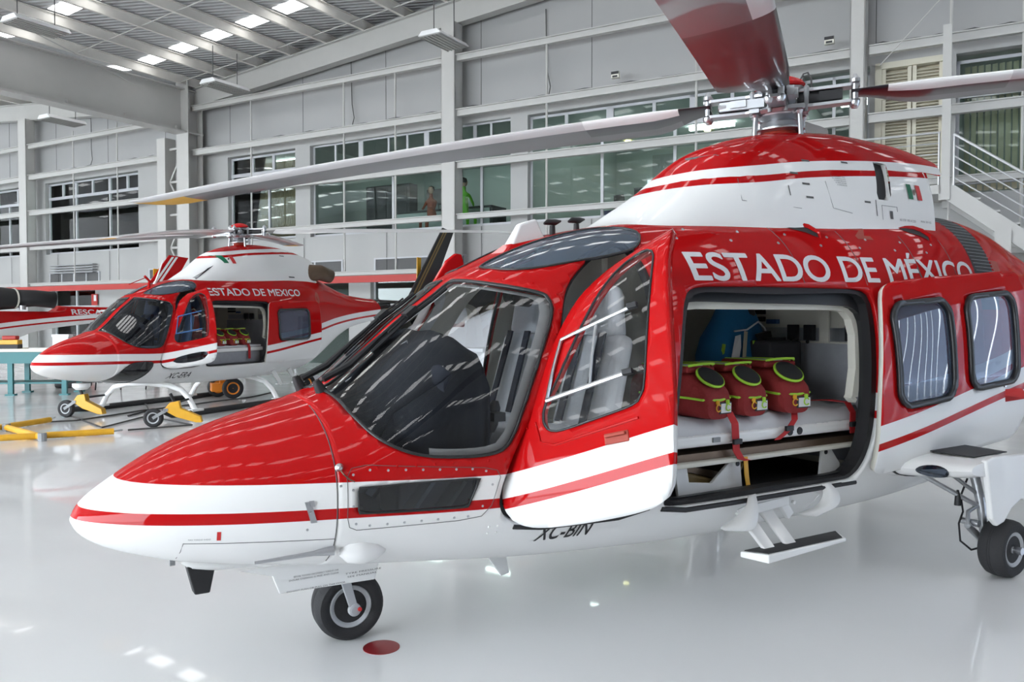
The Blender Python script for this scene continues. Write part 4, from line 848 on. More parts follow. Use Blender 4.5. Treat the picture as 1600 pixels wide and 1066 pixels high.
# ---------------------------------------------------------------- near helicopter
NX,NY,NTH=-1.7423,3.2246,32.0
def near_world(x,y,z):
    a=math.radians(NTH);return (NX+x*math.cos(a)+y*math.sin(a),NY+x*math.sin(a)-y*math.cos(a),z)
N_=helicopter('rescue_helicopter',NX,NY,NTH,0,'large red and white helicopter filling the foreground, its cockpit and cabin doors open',2,'near')
rotor(N_,math.radians(NTH-158.9),2.775,math.radians(3.2))
surftext(N_,'ESTADO DE MÉXICO',2.68,1.682,.148,2.52,'lettering','label',slope=.014,bold=.016)
surftext(N_,'XC-BIN',1.79,.497,.080,.285,'registration','black',slope=-.0,shear=.25,bold=.012,off=.003)
def tubeline(P,r,name,mat,parent): 
    b=hb();b.tube(P,r,6);return b.make(name,mat,parent)
# panel seams and fasteners
b=hb()
for side in (1,):
    ring=[(.90,side*(float(ysurf(.90,z))+.0005),z) for z in np.linspace(.50,1.12,30)]
    b.tube(ring,.0022,5)
    for Q in ([(.95,.66),(.94,.70),(.94,.86),(.96,.895),(1.02,.905),(1.5,.865),(1.56,.85),(1.575,.82),(1.54,.70),(1.50,.655),(1.4,.645),(.98,.645),(.95,.66)],):
        b.tube(polyline3(Q,side=side),.0013,5)
b.tube(polyline3([(.36,.635),(.6,.628),(.9,.615)]),.0013,5); b.tube(polyline3([(.36,.635),(.345,.52)]),.0013,5)
for x_ in (3.42,3.95,4.52,4.95): b.tube(polyline3([(x_-.02,2.0),(x_,1.9),(x_+.03,1.68)]),.0016,5)
b.tube(polyline3([(4.52,1.80),(4.55,1.71)]),.004,5)
b.make('panel_seam','seam',N_)
b=hb()
for x,z in [(.965,.87),(1.03,.885),(1.10,.88),(1.17,.878),(1.24,.874),(1.31,.87),(1.38,.866),(1.45,.862),(1.51,.85),(.962,.81),(.962,.745),(.975,.672),(1.03,.66),(1.1,.66),(1.17,.66),(1.24,.66),(1.31,.66),(1.38,.66),(1.44,.66),(1.50,.70),(1.54,.79),(.79,.665),(.915,.83)]:
    b.lathe((x,float(ysurf(x,z))-.002,z),(0,1,0),[(0,.0055),(.0035,.0055),(.0045,.003)],8)
for i in range(7):
    x=2.72+i*.33
    for z in (1.90,1.955): b.lathe((x+.1*(z>1.92),float(ysurf(x+.1*(z>1.92),z))-.002,z),(0,1,.8),[(0,.009),(.004,.009)],8)
b.make('panel_screw','steel',N_)
for x,z in [(x_,.893) for x_ in np.linspace(1.06,1.60,8)]+[(1.70,1.02),(1.74,1.12),(1.79,1.22),(1.83,1.32),(1.88,1.42),(1.93,1.52),(1.94,1.60),(1.87,1.655),(1.78,1.675)]:
    b=hb();b.lathe((x,float(ysurf(x,z))-.001,z),(0,1,.2),[(0,.007),(.004,.005)],8);b.make('screen_screw','red',N_)
# nose details
tubeline([(.915,float(ysurf(.915,.90))+.004,.895),(.925,float(ysurf(.92,.88))+.02,.875),(.945,float(ysurf(.94,.86))+.018,.855),(.965,float(ysurf(.96,.85))+.012,.845)],.003,'tie_wire','brown',N_)
b=hb();b.lathe((.915,float(ysurf(.915,.90))-.004,.90),(0,1,0),[(0,.016),(.008,.018),(.014,.012),(.022,.008)],14);b.make('static_port','steel',N_,smooth=True)
b=hb();y=float(ysurf(.80,.73));b.obox((.80,y+.004,.735),(.012,.0,.0),(0,.003,.0),(-.012,0,.042));b.lathe((.80,y+.003,.735),(0,1,0),[(0,.006),(.012,.005)],8);b.obox((.803,y+.010,.77),(.009,0,0),(0,.002,0),(-.002,0,.012));b.make('pitot_vane','alu',N_)
b=hb();x=.47;b.add([(x,float(ysurf(x,.645))+.002,.645),(x+.014,float(ysurf(x+.014,.645))+.002,.645),(x+.014,float(ysurf(x+.014,.68))+.002,.68),(x,float(ysurf(x,.68))+.002,.68)],[(0,1,2,3)]);b.make('red_mark','flagred',N_,recalc=False)
surftext(N_,'MAX TORQUE AHEAD',.375,.648,.006,.075,'placard_text','seam',bold=0)
# landing / search light pod and belly fittings under the nose
b=hb();b.tube([(.40,.10,.50),(.44,.10,.485),(.52,.10,.475),(.60,.10,.47),(.70,.09,.46),(.78,.09,.44),(.86,.09,.43),(.96,.09,.42)],[.012,.028,.034,.034,.032,.04,.036,.016],14);b.make('belly_fairing','white',N_,smooth=True)
b=hb();b.prism([(.415,.06,.475),(.53,.06,.475),(.505,.06,.355),(.445,.06,.355)],(0,.06,0));b.make('blade_antenna','black',N_,bevel=.006)
b=hb();b.lathe((.372,.10,.498),(-1,0,0),[(0,.012),(.02,.012)],10);b.make('drain_stub','grey',N_)
# nose gear door (white panel with warning print), leg and wheel
b=hb();b.prism([(.60,.20,.45),(.68,.20,.425),(.74,.20,.405),(.77,.20,.325),(1.20,.20,.315),(1.235,.20,.44)],(0,-.012,0));b.make('gear_door','white',N_,bevel=.004)
for i,(x,z,wd_,t) in enumerate(((.83,.385,.20,'BEFORE TOWING DISCONNECT TORQUE LINK'),(.81,.372,.22,'ENSURE STEERING IS FREE AND CLEAR'),(.80,.325,.26,'DO NOT PUSH OR PULL ON THIS DOOR'),(1.06,.36,.17,'TYRE PRESSURE'),(1.07,.345,.14,'SEE MANUAL'))):
    V,F=txtmesh(t,1);mn=V.min(0);mx=V.max(0);u=(V[:,0]-mn[0])/(mx[0]-mn[0])*wd_;bb=hb();bb.add([(x+a,.2025,z+c*.010) for a,c in zip(u,V[:,1])],F);bb.make('placard_text','seam',N_,recalc=False)
b=hb();b.lathe((1.0,float(ysurf(.99,.56))-.01,.545),(1,.12,-.05),[(-.07,.015),(-.04,.045),(.02,.055),(.08,.04),(.12,.01)],16);b.make('pitot_fairing','white',N_,smooth=True)
b=hb();b.tube([(.90,float(ysurf(.90,.56))+.02,.565),(.82,float(ysurf(.86,.56))+.02,.562),(.60,float(ysurf(.8,.56))+.0,.55)],[.020,.010,.006],10);b.make('pitot_tube','alu',N_,smooth=True)
b=hb();b.tube([(1.06,0,.55),(1.09,0,.36)],.03,14);b.obox((1.09,0,.355),(.03,0,0),(0,.085,0),(0,0,.018))
for s_ in (1,-1): b.prism([(1.055,s_*.085,.37),(1.105,s_*.085,.37),(1.165,s_*.085,.15),(1.125,s_*.085,.15)],(0,s_*.014,0)); b.lathe((1.145,s_*.078,.155),(0,s_,0),[(0,.03),(.022,.03),(.026,.018)],16)
b.make('nose_gear_fork','rim',N_,bevel=.004)
wheel(N_,(1.145,0,.161),.162,.15,ax=(-.10,1,0),name='nose_wheel')
b=hb();b.lathe((1.165,.10,.158),(0,1,0),[(0,.010),(.012,.009)],10);b.make('axle_cap','flagred',N_)
b=hb();b.prism([(1.83,0,.36),(1.99,0,.35),(2.03,0,.16),(1.98,0,.15)],(0,.015,0));b.make('belly_antenna','white',N_,bevel=.005)
b=hb()
for x,z in ((1.545,.57),(1.585,.57),(1.545,.60),(1.585,.60)): b=hb();b.lathe((x,float(ysurf(x,z))-.003,z),(0,1,0),[(0,.006),(.008,.004)],8);b.make('rivet','white',N_)
# wipers
for s_ in (1,-1):
    y=.10 if s_>0 else -.20;wp=bpy.data.objects.new('wiper',None);S.collection.objects.link(wp);wp.parent=N_
    def sz(x,yy): return float(zroof(x,yy))
    b=hb();b.lathe((1.0,y,1.15),(-.5,0,1),[(0,.03),(.05,.022),(.075,.015)],12);b.make('wiper_pivot','black',wp,smooth=True)
    P=[(1.0,y,sz(1.0,y)+.05),(1.12,y+.005,sz(1.12,y)+.035),(1.25,y+.01,sz(1.25,y)+.04),(1.40,y+.01,sz(1.40,y)+.035)]
    b=hb();b.tube(P,[.016,.018,.010,.007],8);b.make('wiper_arm','black',wp,smooth=True)
    b=hb();yy=y+(.03 if s_>0 else -.03)
    b.tube([(x,yy,sz(x,yy)+.014) for x in np.linspace(1.22,1.60,12)],.010,6);b.tube([(x,yy,sz(x,yy)+.034) for x in np.linspace(1.30,1.54,8)],.005,6);b.obox((1.41,(y+yy)/2+.01,sz(1.41,y)+.035),(.025,0,.02),(0,.03,0),(-.006,0,.008));b.make('wiper_blade','black',wp)
# roof antennas and mirror fairing
b=hb();b.add([(2.02,-.045,1.86),(2.25,-.03,1.905),(2.25,.03,1.905),(2.02,.045,1.86),(2.09,-.02,1.985),(2.20,-.012,2.02),(2.20,.012,2.02),(2.09,.02,1.985)],[(0,3,2,1),(4,5,6,7),(0,1,5,4),(1,2,6,5),(2,3,7,6),(3,0,4,7)]);b.make('roof_antenna','white',N_,bevel=.012)
b=hb();b.add([(1.93,-.09,1.80),(2.36,-.05,1.93),(2.36,.05,1.93),(1.93,.09,1.80),(2.02,-.04,1.875),(2.34,-.03,1.945),(2.34,.03,1.945),(2.02,.04,1.875)],[(0,3,2,1),(4,5,6,7),(0,1,5,4),(1,2,6,5),(2,3,7,6),(3,0,4,7)]);b.make('antenna_base','red',N_,bevel=.01)
for x,z in ((2.31,1.945),(2.47,1.965)):
    b=hb();b.tube([(x,0,z-.02),(x,0,z+.045)],[.018,.015],12);b.tube([(x-.055,0,z+.052),(x-.03,0,z+.062),(x+.02,0,z+.064),(x+.055,0,z+.072)],[.006,.016,.017,.005],12);b.make('stub_antenna','black',N_,smooth=True)
b=hb();b.prism([(1.80,-.70,1.44),(1.87,-.70,1.58),(2.04,-.70,1.835),(2.10,-.70,1.88),(2.14,-.70,1.875),(2.17,-.70,1.76),(2.16,-.70,1.44)],(0,-.035,0));b.make('starboard_door_top','red',N_,bevel=.01)
# scoops on the shoulder
for x,z in ((3.66,2.00),(4.74,2.035)):
    sp=lambda dx,dz,o_:(x+dx,float(ysurf(x+dx,z+dz))+o_,z+dz)
    b=hb();b.add([sp(-.16,.02,.004),sp(-.08,-.005,.005),sp(0,-.02,.006),sp(.07,-.05,.006),sp(.09,-.02,.008),sp(.06,.015,.008),sp(0,.03,.008),sp(-.08,.03,.006)],[tuple(range(8))]);b.make('scoop_dark_patch','black',N_,recalc=False)  # flat black crescent on the skin paints in the dark of the recess
    b=hb();b.tube([sp(-.17,.022,.0),sp(-.08,.034,.008),sp(0,.034,.012),sp(.06,.018,.014),sp(.10,-.02,.012),sp(.09,-.055,.0)],[.004,.010,.014,.015,.013,.005],8);b.make('air_scoop','red',N_,smooth=True)
b=hb()
for x,z in ((4.15,1.99),(5.66,1.84),(5.86,1.64)):
    V=[(x+dx,float(ysurf(x+dx,z+dz))+.003,z+dz) for dx,dz in ((-.07,-.03),(.07,-.03),(.06,.05),(-.08,.05))];b=hb();b.add(V,[(0,1,2,3)]);b.make('grille_patch','boot',N_,recalc=False)
# cowling details: small latches, prints, access panel outline
cy=lambda x,z,o_=.003:(x,float(ycowl(x,z))+o_,z)
for x,z in ((3.30,2.44),(3.82,2.42),(4.16,2.44),(3.75,2.27),(3.76,2.19),(3.68,2.33),(4.28,2.20)):
    b=hb();b.add([cy(x+dx,z+dz) for dx,dz in ((-.03,-.006),(.03,-.006),(.03,.006),(-.03,.006))],[(0,1,2,3)]);b.make('cowling_latch','seam',N_,recalc=False)
for x,z0_,z1_ in ((3.60,2.19,2.25),(4.36,2.12,2.22)):
    b=hb();b.add([cy(x,z0_),cy(x+.008,z0_),cy(x+.008,z1_),cy(x,z1_)],[(0,1,2,3)]);b.make('cowling_latch','seam',N_,recalc=False)
for Q in ([(4.42,2.10),(4.42,2.19),(4.58,2.19),(4.58,2.16)],[(3.28,2.27),(3.25,2.14),(3.68,2.12)],[(3.92,2.30),(3.95,2.14),(4.12,2.12)]):
    b=hb();b.tube([cy(x,z) for x,z in Q],.0013,4);b.make('panel_seam','seam',N_)
b=hb();b.add([cy(4.50,2.11),cy(4.53,2.11),cy(4.53,2.16),cy(4.50,2.16)],[(0,1,2,3)]);b.make('placard','seam',N_,recalc=False)
def cowltext(t,x0,z0,h,wd_,H):
    V,F=txtmesh(t,1);mn=V.min(0);mx=V.max(0);u=(V[:,0]-mn[0])/(mx[0]-mn[0])*wd_;b=hb();b.add([cy(x0+a,z0+c*h) for a,c in zip(u,V[:,1])],F);return b.make('placard_text','seam',H,recalc=False)
cowltext('NO STEP  FIRE ACCESS',4.60,2.105,.020,.18,N_);cowltext('MAX 50 KG',4.84,2.11,.018,.12,N_)
for i in range(5): cowltext('OIL GRADE AND LEVEL',3.98+.01*i,2.335-.013*i,.010,.13-.01*i,N_)
# sponson, main gear port and starboard
for s_ in (1,-1):
    g=bpy.data.objects.new('main_gear',None);S.collection.objects.link(g);g.parent=N_
    secs=[(.70,4.12,4.92,.625,.085),(.78,4.17,4.92,.628,.075),(.95,4.20,4.92,.635,.066),(1.10,4.24,4.90,.645,.058),(1.17,4.30,4.84,.65,.045)]
    V=[];n=20
    for y,xa,xb,zc,h in secs:
        for j in range(n):
            t=2*math.pi*j/n;c_,q_=math.cos(t),math.sin(t);V.append(((xa+xb)/2+(xb-xa)/2*c_,s_*y,zc+h*np.sign(q_)*abs(q_)**.75))
    F=[(i*n+j,i*n+(j+1)%n,(i+1)*n+(j+1)%n,(i+1)*n+j) for i in range(len(secs)-1) for j in range(n)]+[tuple(range(n)),tuple(range(4*n,5*n))]
    b=hb();b.add(V,F);b.make('sponson','white',g,smooth=True,bevel=0)
    b=hb();b.add([(4.40,s_*.74,.716),(4.80,s_*.74,.716),(4.80,s_*1.10,.706),(4.45,s_*1.10,.706)],[(0,1,2,3)]);b.make('walkway_pad','black',g,solid=.006)
    V=[];n=24
    for y,e in ((.775,.003),(.795,.003)):
        for j in range(n):
            t=2*math.pi*j/n;V.append((4.545+(.375+e)*math.cos(t),s_*y,.629+(.078)*np.sign(math.sin(t))*abs(math.sin(t))**.75))
    b=hb();b.add(V,[(j,(j+1)%n,n+(j+1)%n,n+j) for j in range(n)]);b.make('sponson_seal','black',g,solid=.004)
    b=hb();P=[]
    for t in np.linspace(0,2*math.pi,22,endpoint=False):
        y=1.0+.085*math.cos(t)*(1 if abs(math.cos(t))<.9 else 1);z=.632+.034*math.sin(t);x=4.205+.23*(y-.95)-.012+.10*abs((z-.637)/.06)**2*.9;P.append((x,s_*y,z))
    b.add(P,[tuple(range(22))]);b.make('landing_light','chin',g,solid=.01)
    b=hb();b.prism([(4.42,s_*1.15,.70),(4.50,s_*1.15,.715),(4.88,s_*1.15,.70),(5.00,s_*1.15,.52),(5.06,s_*1.15,.34),(4.98,s_*1.15,.33),(4.90,s_*1.15,.42),(4.80,s_*1.15,.44),(4.70,s_*1.15,.40),(4.62,s_*1.15,.33),(4.55,s_*1.15,.315),(4.49,s_*1.15,.36),(4.46,s_*1.15,.52)],(0,s_*.035,0));b.make('gear_fairing','white',g,bevel=.012)
    b=hb();b.tube([(4.62,s_*1.0,.62),(4.66,s_*1.03,.40),(4.67,s_*1.04,.24)],[.028,.026,.022],12);b.tube([(4.30,s_*.85,.60),(4.62,s_*1.02,.40)],.014,8);b.tube([(4.45,s_*.95,.60),(4.64,s_*1.02,.46)],.012,8)
    b.tube([(4.50,s_*1.04,.30),(4.69,s_*1.04,.17),(4.69,s_*1.2,.165)],[.02,.024,.02],10);b.tube([(4.66,s_*1.02,.40),(4.54,s_*1.02,.37),(4.50,s_*1.04,.30)],.012,8);b.lathe((4.55,s_*.98,.31),(0,s_,0),[(0,.02),(.1,.02)],10);b.make('gear_leg','alu',g,smooth=True)
    b=hb();b.tube([(4.60,s_*.98,.55),(4.55,s_*.97,.45),(4.56,s_*.98,.36),(4.50,s_*.99,.30),(4.50,s_*1.0,.20),(4.58,s_*1.02,.14),(4.66,s_*1.04,.15)],.006,6);b.lathe((4.52,s_*.97,.40),(0,0,1),[(0,.02),(.05,.016),(.09,.006)],10);b.make('brake_hose','black',g,smooth=True)
    wheel(g,(4.70,s_*1.14,.165),.166,.15,name='main_wheel')
    b=hb();b.tube([(4.70,s_*1.14,.165),(4.70,s_*1.245,.165)],.022,12);b.make('axle','steel',g,smooth=True)
# boarding step under the cabin
g=bpy.data.objects.new('boarding_step',None);S.collection.objects.link(g);g.parent=N_
b=hb();b.add([(2.86,.83,.345),(2.93,.95,.345),(3.52,.95,.345),(3.60,.83,.345),(2.86,.83,.315),(2.93,.95,.30),(3.52,.95,.325),(3.60,.83,.325)],[(0,1,2,3),(7,6,5,4),(0,4,5,1),(1,5,6,2),(2,6,7,3),(3,7,4,0)]);b.make('step_plate','white',g,bevel=.006)
b=hb();b.add([(2.88,.84,.348),(2.94,.94,.348),(3.50,.94,.348),(3.58,.84,.348)],[(0,1,2,3)]);b.make('grip_pad','black',g,solid=.004)
for x in (2.98,3.14):
    b=hb();b.prism([(x,.66,.50),(x+.10,.66,.50),(x+.08,.86,.34),(x,.86,.34)],(0,.03,0));b.make('step_arm','white',g,bevel=.008)
b=hb();b.beam((3.02,.70,.50),(3.35,.70,.52),.05,.05);b.beam((3.30,.70,.53),(3.38,.70,.43),.03,.05);b.beam((3.0,.70,.52),(3.04,.72,.42),.04,.05);b.lathe((3.40,.70,.50),(0,1,0),[(0,.012),(.02,.012)],8);b.make('step_bracket','white',g,bevel=.005)
for O_,I_ in (([(3.06,.745,.59),(3.01,.81,.52),(2.95,.83,.44),(2.80,.79,.45)],[(3.01,.745,.585),(2.96,.77,.54),(2.89,.76,.49),(2.79,.77,.457)]),([(3.66,.735,.585),(3.69,.775,.53),(3.66,.795,.47),(3.53,.76,.42)],[(3.61,.73,.58),(3.61,.735,.52),(3.57,.715,.46),(3.46,.68,.42)])):
    m_=15;V=[]
    def lerp(P,t):
        k_=min(int(t*3),2);f_=t*3-k_;p0=np.array(P[max(k_-1,0)]);p1=np.array(P[k_]);p2=np.array(P[k_+1]);p3=np.array(P[min(k_+2,3)]);return .5*((2*p1)+(-p0+p2)*f_+(2*p0-5*p1+4*p2-p3)*f_**2+(-p0+3*p1-3*p2+p3)*f_**3)
    for i in range(m_): V+=[tuple(lerp(O_,i/(m_-1))),tuple(lerp(I_,i/(m_-1)))]
    b=hb();b.add(V,[(2*i,2*i+1,2*i+3,2*i+2) for i in range(m_-1)]);b.make('step_fairing','white',g,smooth=True,solid=.012)
b=hb();x0_,x1_=2.80,3.62;b.tube(polyline3([(2.9,.555),(3.55,.545),(3.62,.52),(3.60,.43)],off=-.001),.004,6);b.make('recess_edge','white',g)
b=hb();y_=float(ysurf(2.3,.36));b.box(2.45,2.462,y_-.1,y_+.01,.36,.40);b.make('drain_mast','seam',N_)
# dark sill line below both doors
b=hb();b.tube(polyline3([(1.66,.588),(1.8,.568),(2.2,.568),(2.36,.60)],off=.0),.012,8);b.make('sill_strip','black',N_,smooth=True)
b=hb();b.tube(polyline3([(2.44,.585),(2.6,.560),(3.9,.560)],off=.0),.013,8);b.make('sill_strip','black',N_,smooth=True)
# -------- things inside the near cabin
def inh(parent_T):
    return parent_T
def thing_at(name,x,y,z,rz,label,cat,group=None,H=(NX,NY,NTH,0)):
    a=math.radians(H[2]);loc=(H[0]+x*math.cos(a)+y*math.sin(a),H[1]+x*math.sin(a)-y*math.cos(a),z+H[3])
    return empty(name,loc,a+rz,label=label,cat=cat,group=group)
# thing-local axes: x aft, y port (mirrored by HP)
st=thing_at('stretcher',3.45,.36,.80,0,'white-framed stretcher with white sheet across the near helicopter cabin','stretcher')
b=hb();b.box(-1.10,.78,-.24,.24,.03,.095);b.make('stretcher_frame','white',st,bevel=.02)
b=hb();n=30;V=[];
for i in range(n+1):
    x=-1.06+1.78*i/n
    for j in range(9):
        t=-1+j/4;V.append((x,.225*t,.13+.028*(1-t**4)+.010*math.sin(x*17+j*1.3)*(1-t*t*.4)+.008*math.sin(x*41+j*2.2)-(.045 if abs(t)>.99 else 0)))
F=[(i*9+j,i*9+j+1,(i+1)*9+j+1,(i+1)*9+j) for i in range(n) for j in range(8)];b.add(V,F);b.make('sheet','sheet',st,smooth=True,solid=.02)
for x in (.05,.13): 
    b=hb();b.lathe((x,.24,.062),(0,1,0),[(0,.022),(.006,.02)],16);b.make('end_cap','black',st)
b=hb();b.box(-.55,-.50,.235,.25,.05,.075);b.make('latch','grey',st)
sh=thing_at('stretcher_deck',3.45,.36,.70,0,'thin cream deck plate just under the stretcher in the near cabin','deck')
b=hb();b.box(-1.1,.72,-.28,.26,.035,.06);b.make('deck_plate','cream',sh,bevel=.008)
b=hb();b.box(-1.1,.72,-.26,.22,.06,.098);b.make('mounting_rail','brown',sh)
for x,lab in ((2.83,'left white end bracket carrying the stretcher deck'),(3.92,'right white end bracket carrying the stretcher deck')):
    br=thing_at('deck_bracket',x,.55,.56,0,lab,'bracket','brackets under the stretcher')
    b=hb()
    if x<3: b.prism([(-.16,0,.17),(-.08,0,.19),(-.06,0,.09),(.10,0,.07),(.26,0,.19),(.31,0,.19),(.33,0,.02),(-.13,0,.0)],(0,.02,0))
    else: b.prism([(-.12,0,.0),(-.10,0,.16),(-.06,0,.19),(-.02,0,.17),(.06,0,.08),(.06,0,.0)],(0,.02,0))
    b.make('bracket_plate','white',br,bevel=.004)
    b=hb();b.lathe((-.07 if x>3 else .29,.02,.155),(0,1,0),[(0,.014),(.004,.013)],12);b.make('bracket_bolt','black',br)
cu=thing_at('folded_seat',3.0,.30,.56,0,'brown and mustard folded cabin seat stowed under the stretcher','seat')
b=hb();b.prism([(-.22,-.2,.08),(.08,-.2,.0),(.24,-.2,.10),(.26,-.2,.14),(.08,-.2,.055),(-.2,-.2,.13)],(0,.4,0));b.make('seat_pad','gold',cu,bevel=.015)
b=hb();b.prism([(-.2,-.2,.135),(.08,-.2,.06),(.26,-.2,.145),(.2,-.2,.16),(.08,-.2,.10),(-.18,-.2,.16)],(0,.38,0));b.make('seat_cover','brown',cu)
cu=thing_at('folded_seat',3.70,.15,.62,0,'mustard folded seat in the dark under the right end of the stretcher','seat')
b=hb();b.prism([(-.3,-.2,.12),(.45,-.2,.04),(.45,-.2,.08),(-.3,-.2,.16)],(0,.4,0));b.make('seat_pad','gold',cu,bevel=.01)
def bag(H,x,y,z,rz,label,group,big=1.0,proto=[None]):
    r=thing_at('medical_bag',x,y,z,rz,label,'bag',group,H)
    if proto[0]:
        for ch in proto[0].children: copytree(ch,r)
        r.scale=(big,)*3;return r
    # body: length along y, open mouth at the port (+y) end
    def sec(y,w_,h,z0=.0): return [(w_*np.sign(math.cos(t))*abs(math.cos(t))**.6,y,z0+h/2+h/2*np.sign(math.sin(t))*abs(math.sin(t))**.6) for t in np.linspace(0,2*math.pi,24,endpoint=False)]
    S_=[sec(-.30,.09,.16),sec(-.27,.115,.22),sec(-.1,.12,.25),sec(.08,.12,.25),sec(.18,.118,.215),sec(.235,.112,.165),sec(.255,.09,.13)]
    V=[p for s_ in S_ for p in s_];n=24;F=[(i*n+j,i*n+(j+1)%n,(i+1)*n+(j+1)%n,(i+1)*n+j) for i in range(len(S_)-1) for j in range(n)]+[tuple(range(n)),tuple(range(6*n,7*n))]
    b=hb();b.add(V,F);b.make('bag_body','bagred',r,smooth=True)
    b=hb();b.box(-.115,.115,-.22,.14,.235,.272);b.make('bag_lid','bagred',r,bevel=.02)
    b=hb();b.box(-.03,.03,-.2,.12,.272,.276);b.make('reflective_band','greyc',r)
    for x_ in (-.075,.075):
        b=hb();b.tube([(x_,-.22,.272),(x_,.0,.276),(x_,.13,.268)],.005,6);b.make('zip','lime',r)
    b=hb();b.tube([(-.118,-.2,.115),(-.121,.15,.11),(-.112,.235,.105),(0,.262,.10),(.112,.235,.105),(.121,.15,.11),(.118,-.2,.115)],.007,6);b.make('zip','lime',r,smooth=True)
    P=[(.085*math.cos(t),.195+.055*math.sin(t)+0,.215-.045*math.sin(t)) for t in np.linspace(0,2*math.pi,24)]
    b=hb();b.tube(P,.008,6,cap=False);b.make('mouth_piping','lime',r,smooth=True)
    b=hb();b.add([(p[0]*.95,p[1]+.006,p[2]+.008) for p in P[:-1]],[tuple(range(23))]);b.make('mouth_dark_disc','black',r)  # flat black sheet paints in the dark inside of the closed mouth
    b=hb();b.tube([(-.1,.13,.275),(-.06,.17,.285),(0,.18,.287),(.06,.17,.285),(.1,.13,.275)],.007,6);b.make('carry_handle','lime',r,smooth=True)
    for x_ in (-.02,.06):
        b=hb();b.lathe((x_,.262,.10),(0,0,-1),[(0,.010),(.02,.011),(.025,.006)],8);b.tube([(x_+.018*math.cos(t),.268,.06+.018*math.sin(t)) for t in np.linspace(.6,5.6,12)],.0035,6);b.make('zip_puller','yellow' if x_<0 else 'lime',r,smooth=True)
    b=hb();b.box(.0,.10,.248,.258,.025,.088);b.make('label_pocket','black',r,bevel=.003)
    b=hb();b.box(.012,.092,.258,.261,.032,.08);b.make('label_card','label',r)
    proto[0]=r;r.scale=(big,)*3
    return r
NHW=(NX,NY,NTH,0)
bag(NHW,2.93,.34,.966,.10,'red medical bag nearest the cockpit door on the near stretcher, lime zips','red medical bags on the near stretcher')
bag(NHW,3.22,.34,.966,.02,'middle red medical bag on the near stretcher, label on its front','red medical bags on the near stretcher')
bag(NHW,3.56,.35,.966,-.10,'rightmost red medical bag on the near stretcher, beside the bare sheet','red medical bags on the near stretcher',1.05)
# straps
def strap(x,y,z,pts,w_,mat,label,buckle=None,H=NHW,name='stretcher_strap'):
    r=thing_at(name,x,y,z,0,label,'strap',None,H);b=hb();V=[];
    for p in pts: V+=[(p[0]-w_/2,p[1],p[2]),(p[0]+w_/2,p[1],p[2])]
    b.add(V,[(2*i,2*i+1,2*i+3,2*i+2) for i in range(len(pts)-1)]);b.make('webbing',mat,r,solid=.004)
    if buckle: b=hb();b.box(buckle[0]-w_*.6,buckle[0]+w_*.6,buckle[1]-.006,buckle[1]+.012,buckle[2]-.012,buckle[2]+.016);b.make('buckle','black',r,bevel=.003)
    return r
strap(3.07,.60,.80,[(-.03,-.02,.20),(-.02,.015,.14),(-.02,.022,.06),(-.02,.025,.0),(.01,.03,-.045),(.06,.03,-.06)],.05,'redweb','red strap with black buckle hanging at the left over the stretcher edge',(-.02,.03,.045))
strap(3.12,.61,.56,[(.0,.015,.20),(.01,.015,.10),(.03,.015,.005)],.03,'yellow','yellow strap running down from the red strap to the cabin floor',None)
strap(3.47,.60,.80,[(.10,-.03,.18),(.05,.015,.13),(-.02,.022,.07),(-.10,.022,.03)],.05,'redweb','red strap slanting over the middle of the stretcher edge',(-.01,.026,.085))
strap(4.0,.60,.80,[(-.16,-.30,.19),(-.06,-.08,.21),(.0,.0,.20),(.03,.018,.14),(.02,.022,.06),(.02,.025,.02)],.05,'redweb','red strap lying over the right end of the stretcher',(.022,.026,.07))
# blue backpack hanging at the back
r=thing_at('backpack',3.86,-.16,1.05,.15,'blue and lime medical backpack hanging behind the red bags','backpack')
def blob(prof,name,mat,par,bev=0):
    V=[];n=24
    for z,cx,w_,d in prof:
        for j in range(n):
            t=2*math.pi*j/n;V.append((cx+w_*np.sign(math.cos(t))*abs(math.cos(t))**.65,d*np.sign(math.sin(t))*abs(math.sin(t))**.65,z))
    F=[(i*n+j,i*n+(j+1)%n,(i+1)*n+(j+1)%n,(i+1)*n+j) for i in range(len(prof)-1) for j in range(n)]+[tuple(range(n)),tuple(range((len(prof)-1)*n,len(prof)*n))]
    b=hb();b.add(V,F);return b.make(name,mat,par,smooth=True)
blob([(0,0,.24,.12),(.05,0,.28,.15),(.2,0,.29,.16),(.32,.0,.25,.14),(.42,.02,.19,.11),(.50,.02,.14,.09),(.53,.02,.08,.06)],'pack_body','bagblue',r)
blob([(.02,.12,.12,.19),(.10,.12,.13,.205),(.2,.12,.12,.20),(.24,.12,.09,.17)],'front_pocket','navy',r)
b=hb();b.tube([(.12+.11*math.cos(t),.205,.13+.085*math.sin(t)) for t in np.linspace(-.3,3.5,18)],.008,6);b.tube([(-.02,.17,.30),(.0,.185,.15),(-.01,.18,.03)],.010,6);b.tube([(-.24,.10,.28),(-.26,.09,.1)],.012,6);b.make('piping','lime',r,smooth=True)
b=hb();b.beam((-.10,.165,.36),(-.15,.175,.02),.03,.008,up=(0,1,0));b.make('strap','tan',r)
b=hb();b.tube([(-.16,.12,.36),(-.05,.14,.37),(.06,.15,.42),(.14,.145,.38),(.20,.14,.30)],.006,6);b.make('flap_edge','label',r,smooth=True)
b=hb();b.add([(-.20,.155,.33),(-.15,.16,.34),(-.16,.17,.26),(-.19,.172,.16),(-.18,.17,.03),(-.23,.15,.03),(-.23,.15,.2)],[(0,1,2,3,4,5,6)]);b.make('reflective_patch','label',r,solid=.004)
b=hb();b.add([(.06,.20,.36),(.14,.19,.36),(.21,.17,.27),(.18,.19,.22),(.02,.19,.27),(-.02,.18,.34)],[(0,1,2,3,4,5)]);b.make('black_pocket_patch','black',r,solid=.004)  # flat black patch above the front pocket
